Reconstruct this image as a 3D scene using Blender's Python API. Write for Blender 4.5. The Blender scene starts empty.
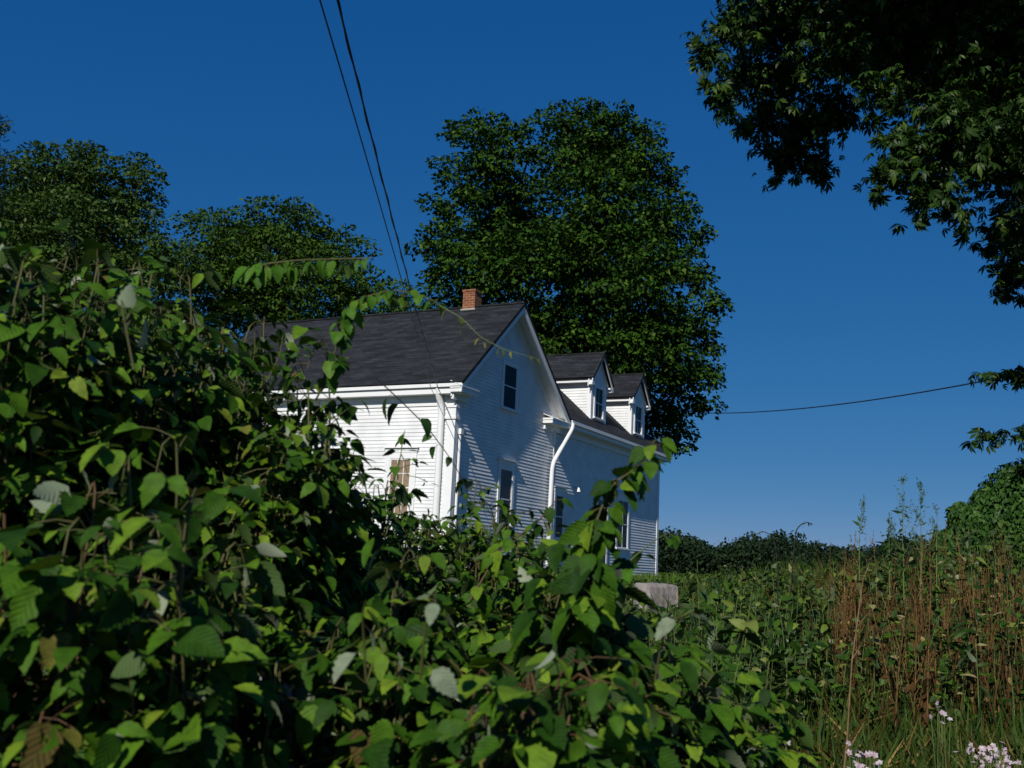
import bpy, math, numpy as np
from math import radians, sin, cos, pi
sc = bpy.context.scene
COL = sc.collection
rng = np.random.default_rng(11)
A3 = lambda *p: np.array(p, float)

# ------------------------------------------------------------------ camera
F, ROLL = 1025.0, math.atan(.0486)
PITCH = math.atan(183 * cos(ROLL) / F)
EYE = A3(0, 0, 1.6)
fw = A3(0, cos(PITCH), sin(PITCH)); u0 = A3(0, -sin(PITCH), cos(PITCH)); r0 = A3(1, 0, 0)
cr = cos(ROLL) * r0 + sin(ROLL) * u0
cu = -sin(ROLL) * r0 + cos(ROLL) * u0
cd = bpy.data.cameras.new('camera'); cam = bpy.data.objects.new('camera', cd); COL.objects.link(cam)
from mathutils import Matrix, Vector
M = Matrix.Identity(4)
for i in range(3):
    M[i][0], M[i][1], M[i][2], M[i][3] = cr[i], cu[i], -fw[i], EYE[i]
cam.matrix_world = M
cd.sensor_width = 36; cd.lens = 36 * F / 1024; cd.clip_end = 3000; cd.clip_start = .05
cd.dof.use_dof = True; cd.dof.focus_distance = 26; cd.dof.aperture_fstop = 8
sc.camera = cam

def ray(px, py):
    return fw + (px - 512) / F * cr - (py - 384) / F * cu

def at(px, py, D):
    d = ray(px, py)
    return EYE + d * (D / d[1])

def nrm(a):
    a = np.asarray(a, float)
    return a / np.maximum(np.linalg.norm(a, axis=-1, keepdims=True), 1e-9)

def sstep(a, b, x):
    t = np.clip((x - a) / (b - a), 0, 1); return t * t * (3 - 2 * t)

def zt(x, y):
    x = np.asarray(x, float); y = np.asarray(y, float)
    d = np.hypot(x, y)
    side = sstep(.18, .30, x / np.maximum(y, .1))
    z = (1.30 + .12 * side) * sstep(3, 27 - 10 * side, d) + .003 * np.maximum(0, d - 45)
    return z + .05 * np.sin(x * .9 + 1) * np.cos(y * .7) * sstep(2, 6, d) * (1 - sstep(18, 24, d))

import zlib
def reseed(t):
    global rng
    rng = np.random.default_rng(zlib.crc32(t.encode()))

# ------------------------------------------------------------------ materials
def mat(name, build):
    m = bpy.data.materials.new(name); m.use_nodes = True
    nt = m.node_tree; nt.nodes.clear()
    out = nt.nodes.new('ShaderNodeOutputMaterial')
    build(nt, out); return m

def N(nt, t, **kw):
    n = nt.nodes.new(t)
    for k, v in kw.items():
        if k.startswith('i_'):
            n.inputs[k[2:].replace('_', ' ')].default_value = v
        else: setattr(n, k, v)
    return n

def ramp(nt, stops, interp='LINEAR'):
    n = nt.nodes.new('ShaderNodeValToRGB'); cr_ = n.color_ramp; cr_.interpolation = interp
    while len(cr_.elements) < len(stops): cr_.elements.new(.5)
    for e, (p, c) in zip(cr_.elements, stops): e.position = p; e.color = (*c, 1)
    return n

def leafmat(name, greens, under, trans=.25, rough=.5, veins=0, spec=.13, tcol=None):
    def b(nt, out):
        L = nt.links
        g = N(nt, 'ShaderNodeNewGeometry')
        rp = ramp(nt, greens); L.new(g.outputs['Random Per Island'], rp.inputs[0])
        col = rp.outputs[0]
        if veins:
            uv = N(nt, 'ShaderNodeUVMap')
            sx = N(nt, 'ShaderNodeSeparateXYZ'); L.new(uv.outputs[0], sx.inputs[0])
            ab = N(nt, 'ShaderNodeMath', operation='ABSOLUTE'); L.new(sx.outputs[0], ab.inputs[0])
            mm = N(nt, 'ShaderNodeMath', operation='MULTIPLY_ADD'); L.new(ab.outputs[0], mm.inputs[0]); mm.inputs[1].default_value = -.75; L.new(sx.outputs[1], mm.inputs[2])
            fr = N(nt, 'ShaderNodeMath', operation='MULTIPLY'); L.new(mm.outputs[0], fr.inputs[0]); fr.inputs[1].default_value = 7 * 2 * pi
            sn = N(nt, 'ShaderNodeMath', operation='SINE'); L.new(fr.outputs[0], sn.inputs[0])
            bump = N(nt, 'ShaderNodeBump'); bump.inputs['Strength'].default_value = .2; bump.inputs['Distance'].default_value = .003
            L.new(sn.outputs[0], bump.inputs['Height'])
            # blotchy tissue
            no = N(nt, 'ShaderNodeTexNoise'); no.inputs['Scale'].default_value = 60
            tc = N(nt, 'ShaderNodeTexCoord'); L.new(tc.outputs['Object'], no.inputs['Vector'])
            hv = N(nt, 'ShaderNodeHueSaturation'); L.new(col, hv.inputs['Color'])
            mr = N(nt, 'ShaderNodeMapRange'); mr.inputs[1].default_value = .3; mr.inputs[2].default_value = .7; mr.inputs[3].default_value = .75; mr.inputs[4].default_value = 1.2
            L.new(no.outputs[0], mr.inputs[0]); L.new(mr.outputs[0], hv.inputs['Value']); col = hv.outputs[0]
        mx = N(nt, 'ShaderNodeMixRGB'); L.new(g.outputs['Backfacing'], mx.inputs[0]); L.new(col, mx.inputs[1])
        if isinstance(under, list):
            rf = N(nt, 'ShaderNodeMath', operation='MULTIPLY'); rf.inputs[1].default_value = 7.31; L.new(g.outputs['Random Per Island'], rf.inputs[0])
            rg_ = N(nt, 'ShaderNodeMath', operation='FRACT'); L.new(rf.outputs[0], rg_.inputs[0])
            ru = ramp(nt, under); L.new(rg_.outputs[0], ru.inputs[0]); L.new(ru.outputs[0], mx.inputs[2])
        else: mx.inputs[2].default_value = (*under, 1)
        p = N(nt, 'ShaderNodeBsdfPrincipled'); L.new(mx.outputs[0], p.inputs['Base Color'])
        p.inputs['Roughness'].default_value = rough; p.inputs['Specular IOR Level'].default_value = spec
        if veins: L.new(bump.outputs[0], p.inputs['Normal'])
        t = N(nt, 'ShaderNodeBsdfTranslucent')
        if tcol: t.inputs[0].default_value = (*tcol, 1)
        else: L.new(col, t.inputs[0])
        ms = N(nt, 'ShaderNodeMixShader'); ms.inputs[0].default_value = trans
        L.new(p.outputs[0], ms.inputs[1]); L.new(t.outputs[0], ms.inputs[2]); L.new(ms.outputs[0], out.inputs[0])
    return mat(name, b)

def plain(name, c, rough=.6, noise=0, scale=8, spec=.3, metallic=0, bump=0):
    def b(nt, out):
        p = N(nt, 'ShaderNodeBsdfPrincipled'); p.inputs['Roughness'].default_value = rough
        p.inputs['Specular IOR Level'].default_value = spec; p.inputs['Metallic'].default_value = metallic
        p.inputs['Base Color'].default_value = (*c, 1)
        if noise:
            tc = N(nt, 'ShaderNodeTexCoord'); no = N(nt, 'ShaderNodeTexNoise'); no.inputs['Scale'].default_value = scale; no.inputs['Detail'].default_value = 6
            nt.links.new(tc.outputs['Object'], no.inputs['Vector'])
            rp = ramp(nt, [(.3, tuple(x * (1 - noise) for x in c)), (.7, tuple(min(1, x * (1 + noise)) for x in c))])
            nt.links.new(no.outputs[0], rp.inputs[0]); nt.links.new(rp.outputs[0], p.inputs['Base Color'])
            if bump:
                bp = N(nt, 'ShaderNodeBump'); bp.inputs['Strength'].default_value = bump; bp.inputs['Distance'].default_value = .03
                nt.links.new(no.outputs[0], bp.inputs['Height']); nt.links.new(bp.outputs[0], p.inputs['Normal'])
        nt.links.new(p.outputs[0], out.inputs[0])
    return mat(name, b)

def uvbrick(name, c1, c2, mortar, w, h, ms, rough=.85, streak=.4, uv=True):
    def b(nt, out):
        L = nt.links
        tc = N(nt, 'ShaderNodeTexCoord')
        br = N(nt, 'ShaderNodeTexBrick'); br.inputs['Scale'].default_value = 1
        br.inputs['Brick Width'].default_value = w; br.inputs['Row Height'].default_value = h; br.inputs['Mortar Size'].default_value = ms
        br.inputs['Color1'].default_value = (*c1, 1); br.inputs['Color2'].default_value = (*c2, 1); br.inputs['Mortar'].default_value = (*mortar, 1)
        src = tc.outputs['UV']
        L.new(src, br.inputs['Vector'])
        no = N(nt, 'ShaderNodeTexNoise'); no.inputs['Scale'].default_value = 1.0; no.inputs['Detail'].default_value = 5
        mp = N(nt, 'ShaderNodeMapping'); mp.inputs['Scale'].default_value = (1.2, 6, 1); L.new(src, mp.inputs[0]); L.new(mp.outputs[0], no.inputs['Vector'])
        mr = N(nt, 'ShaderNodeMapRange'); mr.inputs[1].default_value = .3; mr.inputs[2].default_value = .7; mr.inputs[3].default_value = 1 - streak; mr.inputs[4].default_value = 1 + streak
        L.new(no.outputs[0], mr.inputs[0])
        hv = N(nt, 'ShaderNodeHueSaturation'); L.new(br.outputs[0], hv.inputs['Color']); L.new(mr.outputs[0], hv.inputs['Value'])
        p = N(nt, 'ShaderNodeBsdfPrincipled'); p.inputs['Roughness'].default_value = rough; p.inputs['Specular IOR Level'].default_value = .25
        L.new(hv.outputs[0], p.inputs['Base Color'])
        bp = N(nt, 'ShaderNodeBump'); bp.inputs['Strength'].default_value = .5; bp.inputs['Distance'].default_value = .01
        L.new(br.outputs['Fac'], bp.inputs['Height']); bp.invert = True; L.new(bp.outputs[0], p.inputs['Normal'])
        L.new(p.outputs[0], out.inputs[0])
    return mat(name, b)

MT = {}
MT['white'] = plain('white_paint', (.67, .68, .68), .55, .10, 2.2)
MT['trim'] = plain('white_trim', (.70, .71, .71), .45, .03, 5)
MT['shingle'] = uvbrick('roof_shingle', (.0085, .010, .0130), (.0195, .022, .0265), (.005, .005, .006), .30, .14, .008, .9, .5)
MT['brick'] = uvbrick('chimney_brick', (.23, .072, .030), (.15, .042, .018), (.27, .19, .12), .21, .075, .009, .9, .25)
MT['flash'] = plain('flashing', (.30, .28, .25), .6, .2)
MT['glass'] = plain('window_glass', (.004, .005, .006), .15, 0, spec=.06)
MT['blind'] = plain('brown_blind', (.022, .016, .010), .35, .3, 20, spec=.35)
MT['curtain'] = plain('tan_curtain', (.22, .16, .10), .8, .25, 14)
MT['stone'] = plain('foundation_stone', (.30, .29, .28), .9, .3, 6)
MT['lowwall'] = plain('pale_stone', (.21, .19, .18), .9, .35, 9, bump=.6)
MT['wire'] = plain('black_wire', (.012, .012, .018), .6)
MT['bark'] = plain('bark', (.055, .045, .036), .95, .4, 6, bump=.8)
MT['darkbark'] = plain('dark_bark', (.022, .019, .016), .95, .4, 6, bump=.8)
MT['cane'] = plain('green_brown_cane', (.075, .072, .022), .6, .35, 9)
MT['redcane'] = plain('reddish_cane', (.085, .045, .018), .6, .35, 9)
MT['greenstem'] = plain('green_stem', (.10, .14, .04), .6, .3, 9)
MT['dry'] = plain('dry_stalk', (.115, .062, .018), .9, .6, 25)
MT['seed'] = leafmat('rusty_seed', [(0, (.038, .019, .004)), (.6, (.092, .054, .013)), (1, (.26, .18, .065))], (.06, .03, .010), .1, .8)
MT['straw'] = leafmat('straw', [(0, (.030, .014, .005)), (.5, (.065, .032, .012)), (.88, (.12, .068, .026)), (1, (.30, .21, .10))], (.09, .05, .02), .2, .7)
MT['petal'] = leafmat('pale_petal', [(0, (.42, .27, .34)), (.5, (.5, .40, .45)), (1, (.6, .56, .56))], (.45, .34, .4), .3, .6)
MT['orange'] = leafmat('orange_petal', [(0, (.62, .13, .03)), (1, (.7, .2, .04))], (.6, .15, .04), .3, .6)
MT['ground'] = plain('meadow_soil', (.030, .042, .014), .95, .5, 1.3)
BG = [(0, (.009, .032, .003)), (.3, (.024, .068, .004)), (.72, (.052, .122, .007)), (.96, (.12, .19, .013)), (.985, (.12, .13, .02)), (1, (.09, .065, .02))]
MT['bramble'] = leafmat('bramble_leaf', BG, [(0, (.035, .07, .014)), (.68, (.06, .10, .03)), (.74, (.16, .20, .12)), (1, (.24, .28, .19))], .14, .55, 1, .10)
MT['vine'] = leafmat('vine_leaf', [(0, (.035, .10, .008)), (.6, (.06, .155, .012)), (1, (.11, .20, .018))], (.08, .14, .03), .35, .45, 1)
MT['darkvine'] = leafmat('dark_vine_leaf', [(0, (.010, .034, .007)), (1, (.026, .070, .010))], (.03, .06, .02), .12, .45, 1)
MT['young'] = leafmat('young_leaf', [(0, (.10, .13, .02)), (1, (.20, .2, .03))], (.15, .18, .06), .35, .45)
MT['deadleaf'] = leafmat('dead_leaf', [(0, (.04, .016, .012)), (.5, (.085, .026, .018)), (1, (.13, .06, .03))], (.07, .03, .02), .15, .8)
MT['maple'] = leafmat('maple_leaf', [(0, (.011, .034, .004)), (.5, (.022, .060, .005)), (.9, (.037, .086, .007)), (1, (.07, .12, .012))], (.022, .05, .008), .12, .55, spec=.08)
MT['ash'] = leafmat('ash_leaf', [(0, (.020, .050, .007)), (.6, (.038, .080, .010)), (1, (.07, .11, .02))], (.05, .09, .02), .2, .5, spec=.14)
MT['oak'] = leafmat('locust_leaf', [(0, (.017, .046, .005)), (.6, (.036, .082, .008)), (1, (.065, .115, .012))], (.04, .075, .010), .18, .5, spec=.08)
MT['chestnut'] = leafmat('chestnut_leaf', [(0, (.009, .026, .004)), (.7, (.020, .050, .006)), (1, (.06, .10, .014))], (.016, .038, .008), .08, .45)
MT['mound'] = leafmat('mound_leaf', [(0, (.014, .046, .008)), (.6, (.030, .078, .012)), (1, (.055, .115, .018))], (.05, .09, .03), .2, .5)
MT['weed'] = leafmat('weed_leaf', [(0, (.007, .024, .003)), (.45, (.022, .056, .005)), (.85, (.055, .11, .010)), (.95, (.13, .17, .03)), (1, (.24, .20, .10))], [(0, (.04, .075, .02)), (.85, (.07, .11, .04)), (1, (.28, .30, .22))], .18, .5)
MT['grass'] = leafmat('grass_blade', [(0, (.012, .036, .004)), (.5, (.032, .070, .007)), (.85, (.075, .095, .014)), (1, (.18, .12, .04))], (.05, .085, .018), .25, .6)
MT['woods'] = leafmat('woods_leaf', [(0, (.007, .018, .007)), (.6, (.012, .027, .009)), (1, (.020, .040, .012))], (.02, .038, .016), .15, .6)
MT['field'] = leafmat('field_grass', [(0, (.045, .095, .010)), (1, (.085, .145, .016))], (.08, .14, .02), .3, .7)
MT['teal'] = leafmat('willow_leaf', [(0, (.012, .034, .02)), (1, (.03, .06, .035))], (.04, .07, .05), .15, .45)
MT['lamp'] = plain('lamp_metal', (.7, .7, .7), .4)

# ------------------------------------------------------------------ mesh helpers
def mesh_np(name, V, Fc, uv=None, mats=(), smooth=False):
    """V (n,3); Fc (m,k) equal sided faces"""
    me = bpy.data.meshes.new(name)
    V = np.asarray(V, np.float32); Fc = np.asarray(Fc, np.int32)
    m, k = Fc.shape
    me.vertices.add(len(V)); me.vertices.foreach_set('co', V.ravel())
    me.loops.add(m * k); me.loops.foreach_set('vertex_index', Fc.ravel())
    me.polygons.add(m); me.polygons.foreach_set('loop_start', np.arange(0, m * k, k, dtype=np.int32))
    me.polygons.foreach_set('loop_total', np.full(m, k, np.int32))
    if smooth: me.polygons.foreach_set('use_smooth', np.ones(m, bool))
    if uv is not None:
        l = me.uv_layers.new(name='UVMap'); l.data.foreach_set('uv', np.asarray(uv, np.float32)[Fc.ravel()].ravel())
    for x in mats: me.materials.append(x)
    me.update(calc_edges=True); me.validate()
    return me

def link(name, me, parent=None):
    o = bpy.data.objects.new(name, me); COL.objects.link(o)
    if parent is not None:
        o.parent = parent
    return o

def tag(o, label=None, cat=None, group=None, kind=None):
    if label: o['label'] = label
    if cat: o['category'] = cat
    if group: o['group'] = group
    if kind: o['kind'] = kind
    return o

def empty(name, loc, label, cat, group=None, rz=0):
    o = bpy.data.objects.new(name, None); COL.objects.link(o); o.location = loc; o.rotation_euler = (0, 0, rz)
    o.empty_display_size = .2
    return tag(o, label, cat, group)

def tube(pts, rad, k=6):
    """verts, quad faces of a tube along pts"""
    P = np.asarray(pts, float); n = len(P); rad = np.broadcast_to(rad, (n,))
    T = nrm(np.gradient(P, axis=0))
    ref = np.where(np.abs(T[:, 2:3]) > .9, A3(1, 0, 0), A3(0, 0, 1)); ref = np.broadcast_to(ref[n // 2], (n, 3))
    X = nrm(np.cross(T, ref)); Y = np.cross(T, X)
    a = np.arange(k) * 2 * pi / k
    V = P[:, None] + rad[:, None, None] * (np.cos(a)[None, :, None] * X[:, None] + np.sin(a)[None, :, None] * Y[:, None])
    V = V.reshape(-1, 3)
    i = np.arange(n - 1)[:, None] * k; j = np.arange(k)[None]; j2 = (j + 1) % k
    Fq = np.stack([i + j, i + j2, i + k + j2, i + k + j], -1).reshape(-1, 4)
    return V, Fq

class Tubes:
    def __init__(s): s.V = []; s.F = []; s.n = 0
    def add(s, pts, rad, k=6):
        V, Fq = tube(pts, rad, k); s.V.append(V); s.F.append(Fq + s.n); s.n += len(V)
    def build(s, name, m, parent=None, off=None):
        V = np.concatenate(s.V)
        if off is not None: V = V - off
        return link(name, mesh_np(name, V, np.concatenate(s.F), mats=[m], smooth=True), parent)

def bez(p0, p1, p2, n):
    t = np.linspace(0, 1, n)[:, None]
    return (1 - t) ** 2 * p0 + 2 * t * (1 - t) * p1 + t * t * p2

# leaf templates: (verts, faces, uv)
def ovate(nseg=9, width=.36, fold=.25, droop=.25, serr=.10, tip=1.0, heart=0.0, twist=0.):
    V = []; UV = []
    for i in range(nseg + 1):
        y = i / nseg
        w = width * (math.sin(pi * min(1, y ** .62)) ** .8 if 0 < y < 1 else 0)
        if i == 0: w = .02
        if i == nseg: w = .004
        w *= 1 + (serr if i % 2 else -serr) * (0 if i in (0, nseg) else 1)
        yb = y - (heart * max(0, 1 - y * 4) if i > 0 else 0)
        zc = -droop * y * y
        for s in (-1, 0, 1):
            V.append((s * w, (yb if s else y) + (.03 if s and i % 2 else 0) * (0 < i < nseg), zc + abs(s) * w * fold + s * w * twist * y)); UV.append((s * w / width * .5, y))
    Fq = []
    for i in range(nseg):
        a = i * 3
        Fq += [(a, a + 1, a + 4, a + 3), (a + 1, a + 2, a + 5, a + 4)]
    # orientation: want +z normals
    return np.array(V), np.array([f for f in Fq]), np.array(UV)

def dart(width=.3, fold=.2, droop=.2, mid=.45):
    V = np.array([(0, 0, 0), (-width, mid, fold * width - droop * .2), (0, mid + .05, -droop * .3), (width, mid, fold * width - droop * .2), (0, 1, -droop)])
    Fq = np.array([(0, 2, 1, 1), (0, 3, 2, 2), (1, 2, 4, 4), (2, 3, 4, 4)])
    return V, Fq[:, :3], np.array([(0, 0), (-.5, .4), (0, .4), (.5, .4), (0, 1)])

def palmate(nl=7, seed=0):
    rg = np.random.default_rng(seed); V = []; Fc = []; UV = []
    for q in range(nl):
        a = (q - (nl - 1) / 2) * radians(34) + rg.normal(0, .08)
        ln = 1 - .36 * abs(q - (nl - 1) / 2) / ((nl - 1) / 2) + rg.normal(0, .05)
        d = A3(sin(a), cos(a), 0); s = A3(cos(a), -sin(a), 0); dr = rg.uniform(.25, .75)
        b = len(V); w = .17 * ln
        for (y, ww) in ((0.03, .02), (.35, .55), (.66, 1.), (1, .0)):
            c = d * y * ln + A3(0, 0, -dr * y * y * ln)
            if ww == 0: V.append(c); UV.append((0, 1))
            else:
                V += [c - s * w * ww + A3(0, 0, .25 * w * ww), c, c + s * w * ww + A3(0, 0, .25 * w * ww)]; UV += [(-.5, y), (0, y), (.5, y)]
        for i in (0, 3):
            Fc += [(b + i, b + i + 1, b + i + 4), (b + i, b + i + 4, b + i + 3), (b + i + 1, b + i + 2, b + i + 5), (b + i + 1, b + i + 5, b + i + 4)]
        Fc += [(b + 6, b + 7, b + 9), (b + 7, b + 8, b + 9)]
    return np.array(V), np.array(Fc), np.array(UV)

class Leaves:
    def __init__(s): s.V = []; s.F = {}; s.UV = []; s.n = 0
    def add(s, tm, P, T, Nn, S):
        V, Fc, UV = tm
        P = np.asarray(P, float)
        if len(P) == 0: return
        S = np.broadcast_to(S, (len(P),))
        T = nrm(T); X = nrm(np.cross(T, Nn)); Z = np.cross(X, T)
        W = P[:, None] + S[:, None, None] * (V[None, :, 0:1] * X[:, None] + V[None, :, 1:2] * T[:, None] + V[None, :, 2:3] * Z[:, None])
        k = len(V); n = len(P)
        Fa = (Fc[None] + (np.arange(n) * k)[:, None, None]).reshape(-1, Fc.shape[1]) + s.n
        s.V.append(W.reshape(-1, 3)); s.F.setdefault(Fc.shape[1], []).append(Fa); s.UV.append(np.tile(UV, (n, 1))); s.n += n * k
    def build(s, name, m, parent=None, off=None, smooth=True):
        V = np.concatenate(s.V)
        if off is not None: V = V - off
        assert len(s.F) == 1
        Fa = np.concatenate(list(s.F.values())[0])
        return link(name, mesh_np(name, V, Fa, np.concatenate(s.UV), [m], smooth), parent)

def flipF(tm): return tm[0], tm[1][:, ::-1], tm[2]
# make sure the template's upper side is +z
def up(tm):
    V, Fc, UV = tm; n = 0
    for f in Fc:
        a, b, c = V[f[0]], V[f[1]], V[f[2]]; n += np.cross(b - a, c - a)[2]
    return tm if n > 0 else flipF(tm)

BR = [up(ovate(11, .33, .30, .22, .09)), up(ovate(9, .28, .15, .40, .06, twist=.25)), up(ovate(11, .36, .42, .10, .10)), up(ovate(9, .27, .2, .3, .06, twist=-.3)), up(ovate(9, .34, .05, .55, .05))]
HEART = [up(ovate(8, .40, .2, .25, .0, heart=.12)), up(ovate(8, .36, .35, .4, .0, heart=.1, twist=.2))]
SLIM = [up(ovate(6, .17, .25, .35, .0)), up(ovate(6, .2, .3, .15, .0, twist=.3))]
DART = [up(dart(.34, .3, .25)), up(dart(.28, .5, .4)), up(dart(.4, .1, .15))]
NARROW = [up(dart(.16, .3, .35)), up(dart(.12, .5, .15))]
PALM = [up(palmate(7, 1)), up(palmate(6, 2)), up(palmate(7, 3)), up(palmate(5, 4))]

def rnd_unit(n):
    return nrm(rng.normal(size=(n, 3)))

SUN_U, SUN_V, SUN_W = -3.1, .36, 2.35
yaw = radians(27.5)
U = A3(sin(yaw), cos(yaw), 0); Vv = A3(cos(yaw), -sin(yaw), 0); Wz = A3(0, 0, 1)
S = nrm(SUN_U * U + SUN_V * Vv + SUN_W * Wz)

# ------------------------------------------------------------------ light, sky
sun = bpy.data.lights.new('sun', 'SUN'); so = bpy.data.objects.new('sun', sun); COL.objects.link(so)
sun.energy = 5.0; sun.angle = radians(.53); sun.color = (1, .955, .88)
so.rotation_euler = Vector(S).to_track_quat('Z', 'Y').to_euler(); so.location = (0, 0, 60)
w = bpy.data.worlds.new('World'); sc.world = w; w.use_nodes = True
nt = w.node_tree; bgn = nt.nodes['Background']; bgn.inputs[1].default_value = .1
sky = nt.nodes.new('ShaderNodeTexSky'); sky.sky_type = 'NISHITA'; sky.sun_disc = False
sky.sun_elevation = math.asin(S[2]); sky.sun_rotation = math.atan2(S[0], S[1]) % (2 * pi)
sky.air_density = .6; sky.dust_density = 0; sky.ozone_density = 6; sky.altitude = 1000
sp = nt.nodes.new('ShaderNodeSeparateColor'); cb = nt.nodes.new('ShaderNodeCombineColor')
nt.links.new(sky.outputs[0], sp.inputs[0])
for i, (g, a) in enumerate(((1.3, .41), (.58, .321), (.34, .453))):     # the camera's colour response
    m1 = nt.nodes.new('ShaderNodeMath'); m1.operation = 'POWER'; m1.inputs[1].default_value = g
    m2 = nt.nodes.new('ShaderNodeMath'); m2.operation = 'MULTIPLY'; m2.inputs[1].default_value = a * 10 * .1 ** g
    nt.links.new(sp.outputs[i], m1.inputs[0]); nt.links.new(m1.outputs[0], m2.inputs[0]); nt.links.new(m2.outputs[0], cb.inputs[i])
nt.links.new(cb.outputs[0], bgn.inputs[0])

# ------------------------------------------------------------------ ground
def ground():
    rr = np.concatenate([[0], np.geomspace(1.2, 1500, 70)]); th = np.linspace(0, 2 * pi, 97)[:-1]
    V = [(0, 0, 0)]; Fc = []
    for r_ in rr[1:]:
        x = r_ * np.sin(th); y = r_ * np.cos(th)
        z = zt(x, y) if r_ < 400 else np.full_like(x, float(zt(0, 400)))
        V += list(zip(x, y, z))
    n = len(th); T = []
    for j in range(n): T.append((0, 1 + (j + 1) % n, 1 + j, 1 + j))
    for i in range(len(rr) - 2):
        for j in range(n):
            a = 1 + i * n
            T.append((a + j, a + (j + 1) % n, a + n + (j + 1) % n, a + n + j))
    me = bpy.data.meshes.new('ground')
    me.from_pydata(V, [], [t[:3] if t[2] == t[3] else t for t in T]); me.materials.append(MT['ground'])
    for p in me.polygons: p.use_smooth = True
    o = link('ground', me); tag(o, 'rough green meadow ground under the thicket and house', kind='structure')
ground()

# ------------------------------------------------------------------ house
HA = EYE + ray(461.9, 380.2) / np.linalg.norm(ray(461.9, 380.2)) * 27
BASE = 4.9
house = empty('white_house', (HA[0], HA[1], HA[2] - BASE), 'white clapboard farmhouse with dark shingle roof, two dormers and a brick chimney', 'house', rz=-yaw)

class MB:
    """collects faces in house coordinates u (along the gable wall), v (outwards), w (up from the eave)"""
    def __init__(s): s.v = []; s.f = []; s.uv = []; s.m = []
    def face(s, pts, m=0, uv=None, ref=None):
        b = len(s.v)
        P = [A3(p[1], p[0], p[2] + BASE) for p in pts]
        if ref is not None:
            nn = np.cross(P[1] - P[0], P[2] - P[0]); rr_ = A3(ref[1], ref[0], ref[2])
            if nn @ rr_ < 0:
                P = P[::-1]; uv = uv[::-1] if uv is not None else None
        s.v += [tuple(p) for p in P]; s.f.append(tuple(range(b, b + len(P)))); s.m.append(m)
        s.uv += list(uv) if uv is not None else [(p[0] + p[1], p[2]) for p in P]
    def box(s, u0, u1, v0, v1, w0, w1, m=0):
        c = [(u, v, w) for u in (u0, u1) for v in (v0, v1) for w in (w0, w1)]
        for q, r in (((0, 1, 3, 2), (-1, 0, 0)), ((4, 5, 7, 6), (1, 0, 0)), ((0, 1, 5, 4), (0, -1, 0)), ((2, 3, 7, 6), (0, 1, 0)), ((0, 2, 6, 4), (0, 0, -1)), ((1, 3, 7, 5), (0, 0, 1))):
            s.face([c[i] for i in q], m, ref=r)
    def prism(s, poly, d, m=0, uvs=None):
        """poly: list of (u,v,w); extrude by vector d; top face is poly with uvs"""
        P = [A3(*p) for p in poly]; Q = [p + A3(*d) for p in P]
        c = sum(P) / len(P)
        s.face(P, m, uvs, ref=-A3(*d)); s.face(Q, m, ref=A3(*d))
        for i in range(len(P)):
            j = (i + 1) % len(P); mid = (P[i] + P[j]) / 2
            s.face([P[i], P[j], Q[j], Q[i]], m, ref=mid - c)
    def build(s, name, mats, parent=None, bevel=0):
        me = bpy.data.meshes.new(name); me.from_pydata(s.v, [], s.f)
        for x in mats: me.materials.append(x)
        me.polygons.foreach_set('material_index', s.m)
        l = me.uv_layers.new(name='UVMap'); l.data.foreach_set('uv', np.array(s.uv, np.float32).ravel())
        me.update()
        return link(name, me, parent or house)

o_ = .36
SL, SR, AP, WA = 2.97 / 3.4, 2.97 / 3.68, 3.4, 2.97       # left / right roof slopes, apex
UB = 7.08; UE = 17.33; VL = -10.2
WS = .9; WV = -3.3                                          # wing roof slope, ridge v
EX = .1

def clap_v(mb, urange, w0, w1, v, lip=.017, top=.002, ret=None):
    """lapped boards on a wall facing +v"""
    n = int(round((w1 - w0) / EX)); h = (w1 - w0) / n
    for i in range(n):
        a, b = w0 + i * h, w0 + (i + 1) * h
        (l0, r0_), (l1, r1) = urange(a), urange(b)
        if r1 - l1 < .02: r1 = l1 + .02
        # boards broken into irregular lengths
        cuts = [l0]
        x = l0 + rng.uniform(1, 3)
        while x < r0_ - .6: cuts.append(x); x += rng.uniform(1.8, 3.6)
        cuts.append(r0_)
        for j in range(len(cuts) - 1):
            c0, c1 = cuts[j], cuts[j + 1]
            d0 = l1 if j == 0 else max(min(c0, r1), l1); d1 = r1 if j == len(cuts) - 2 else max(min(c1, r1), l1)
            lp = lip + rng.normal(0, .0014)
            mb.face([(c0, v + lp, a), (c1, v + lp, a), (d1, v + top, b), (d0, v + top, b)], ref=(0, 1, 0))
            mb.face([(c0, v, a), (c1, v, a), (c1, v + lp, a), (c0, v + lp, a)], ref=(0, 0, -1))

def clap_u(mb, vrange, w0, w1, u, lip=.017, top=.002):
    n = int(round((w1 - w0) / EX)); h = (w1 - w0) / n
    for i in range(n):
        a, b = w0 + i * h, w0 + (i + 1) * h
        (l0, r0_), (l1, r1) = vrange(a), vrange(b)
        lp = lip + rng.normal(0, .0012)
        mb.face([(u - lp, l0, a), (u - lp, r0_, a), (u - top, r1, b), (u - top, l1, b)], ref=(-1, 0, 0))
        mb.face([(u, l0, a), (u, r0_, a), (u - lp, r0_, a), (u - lp, l0, a)], ref=(0, 0, -1))

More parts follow.
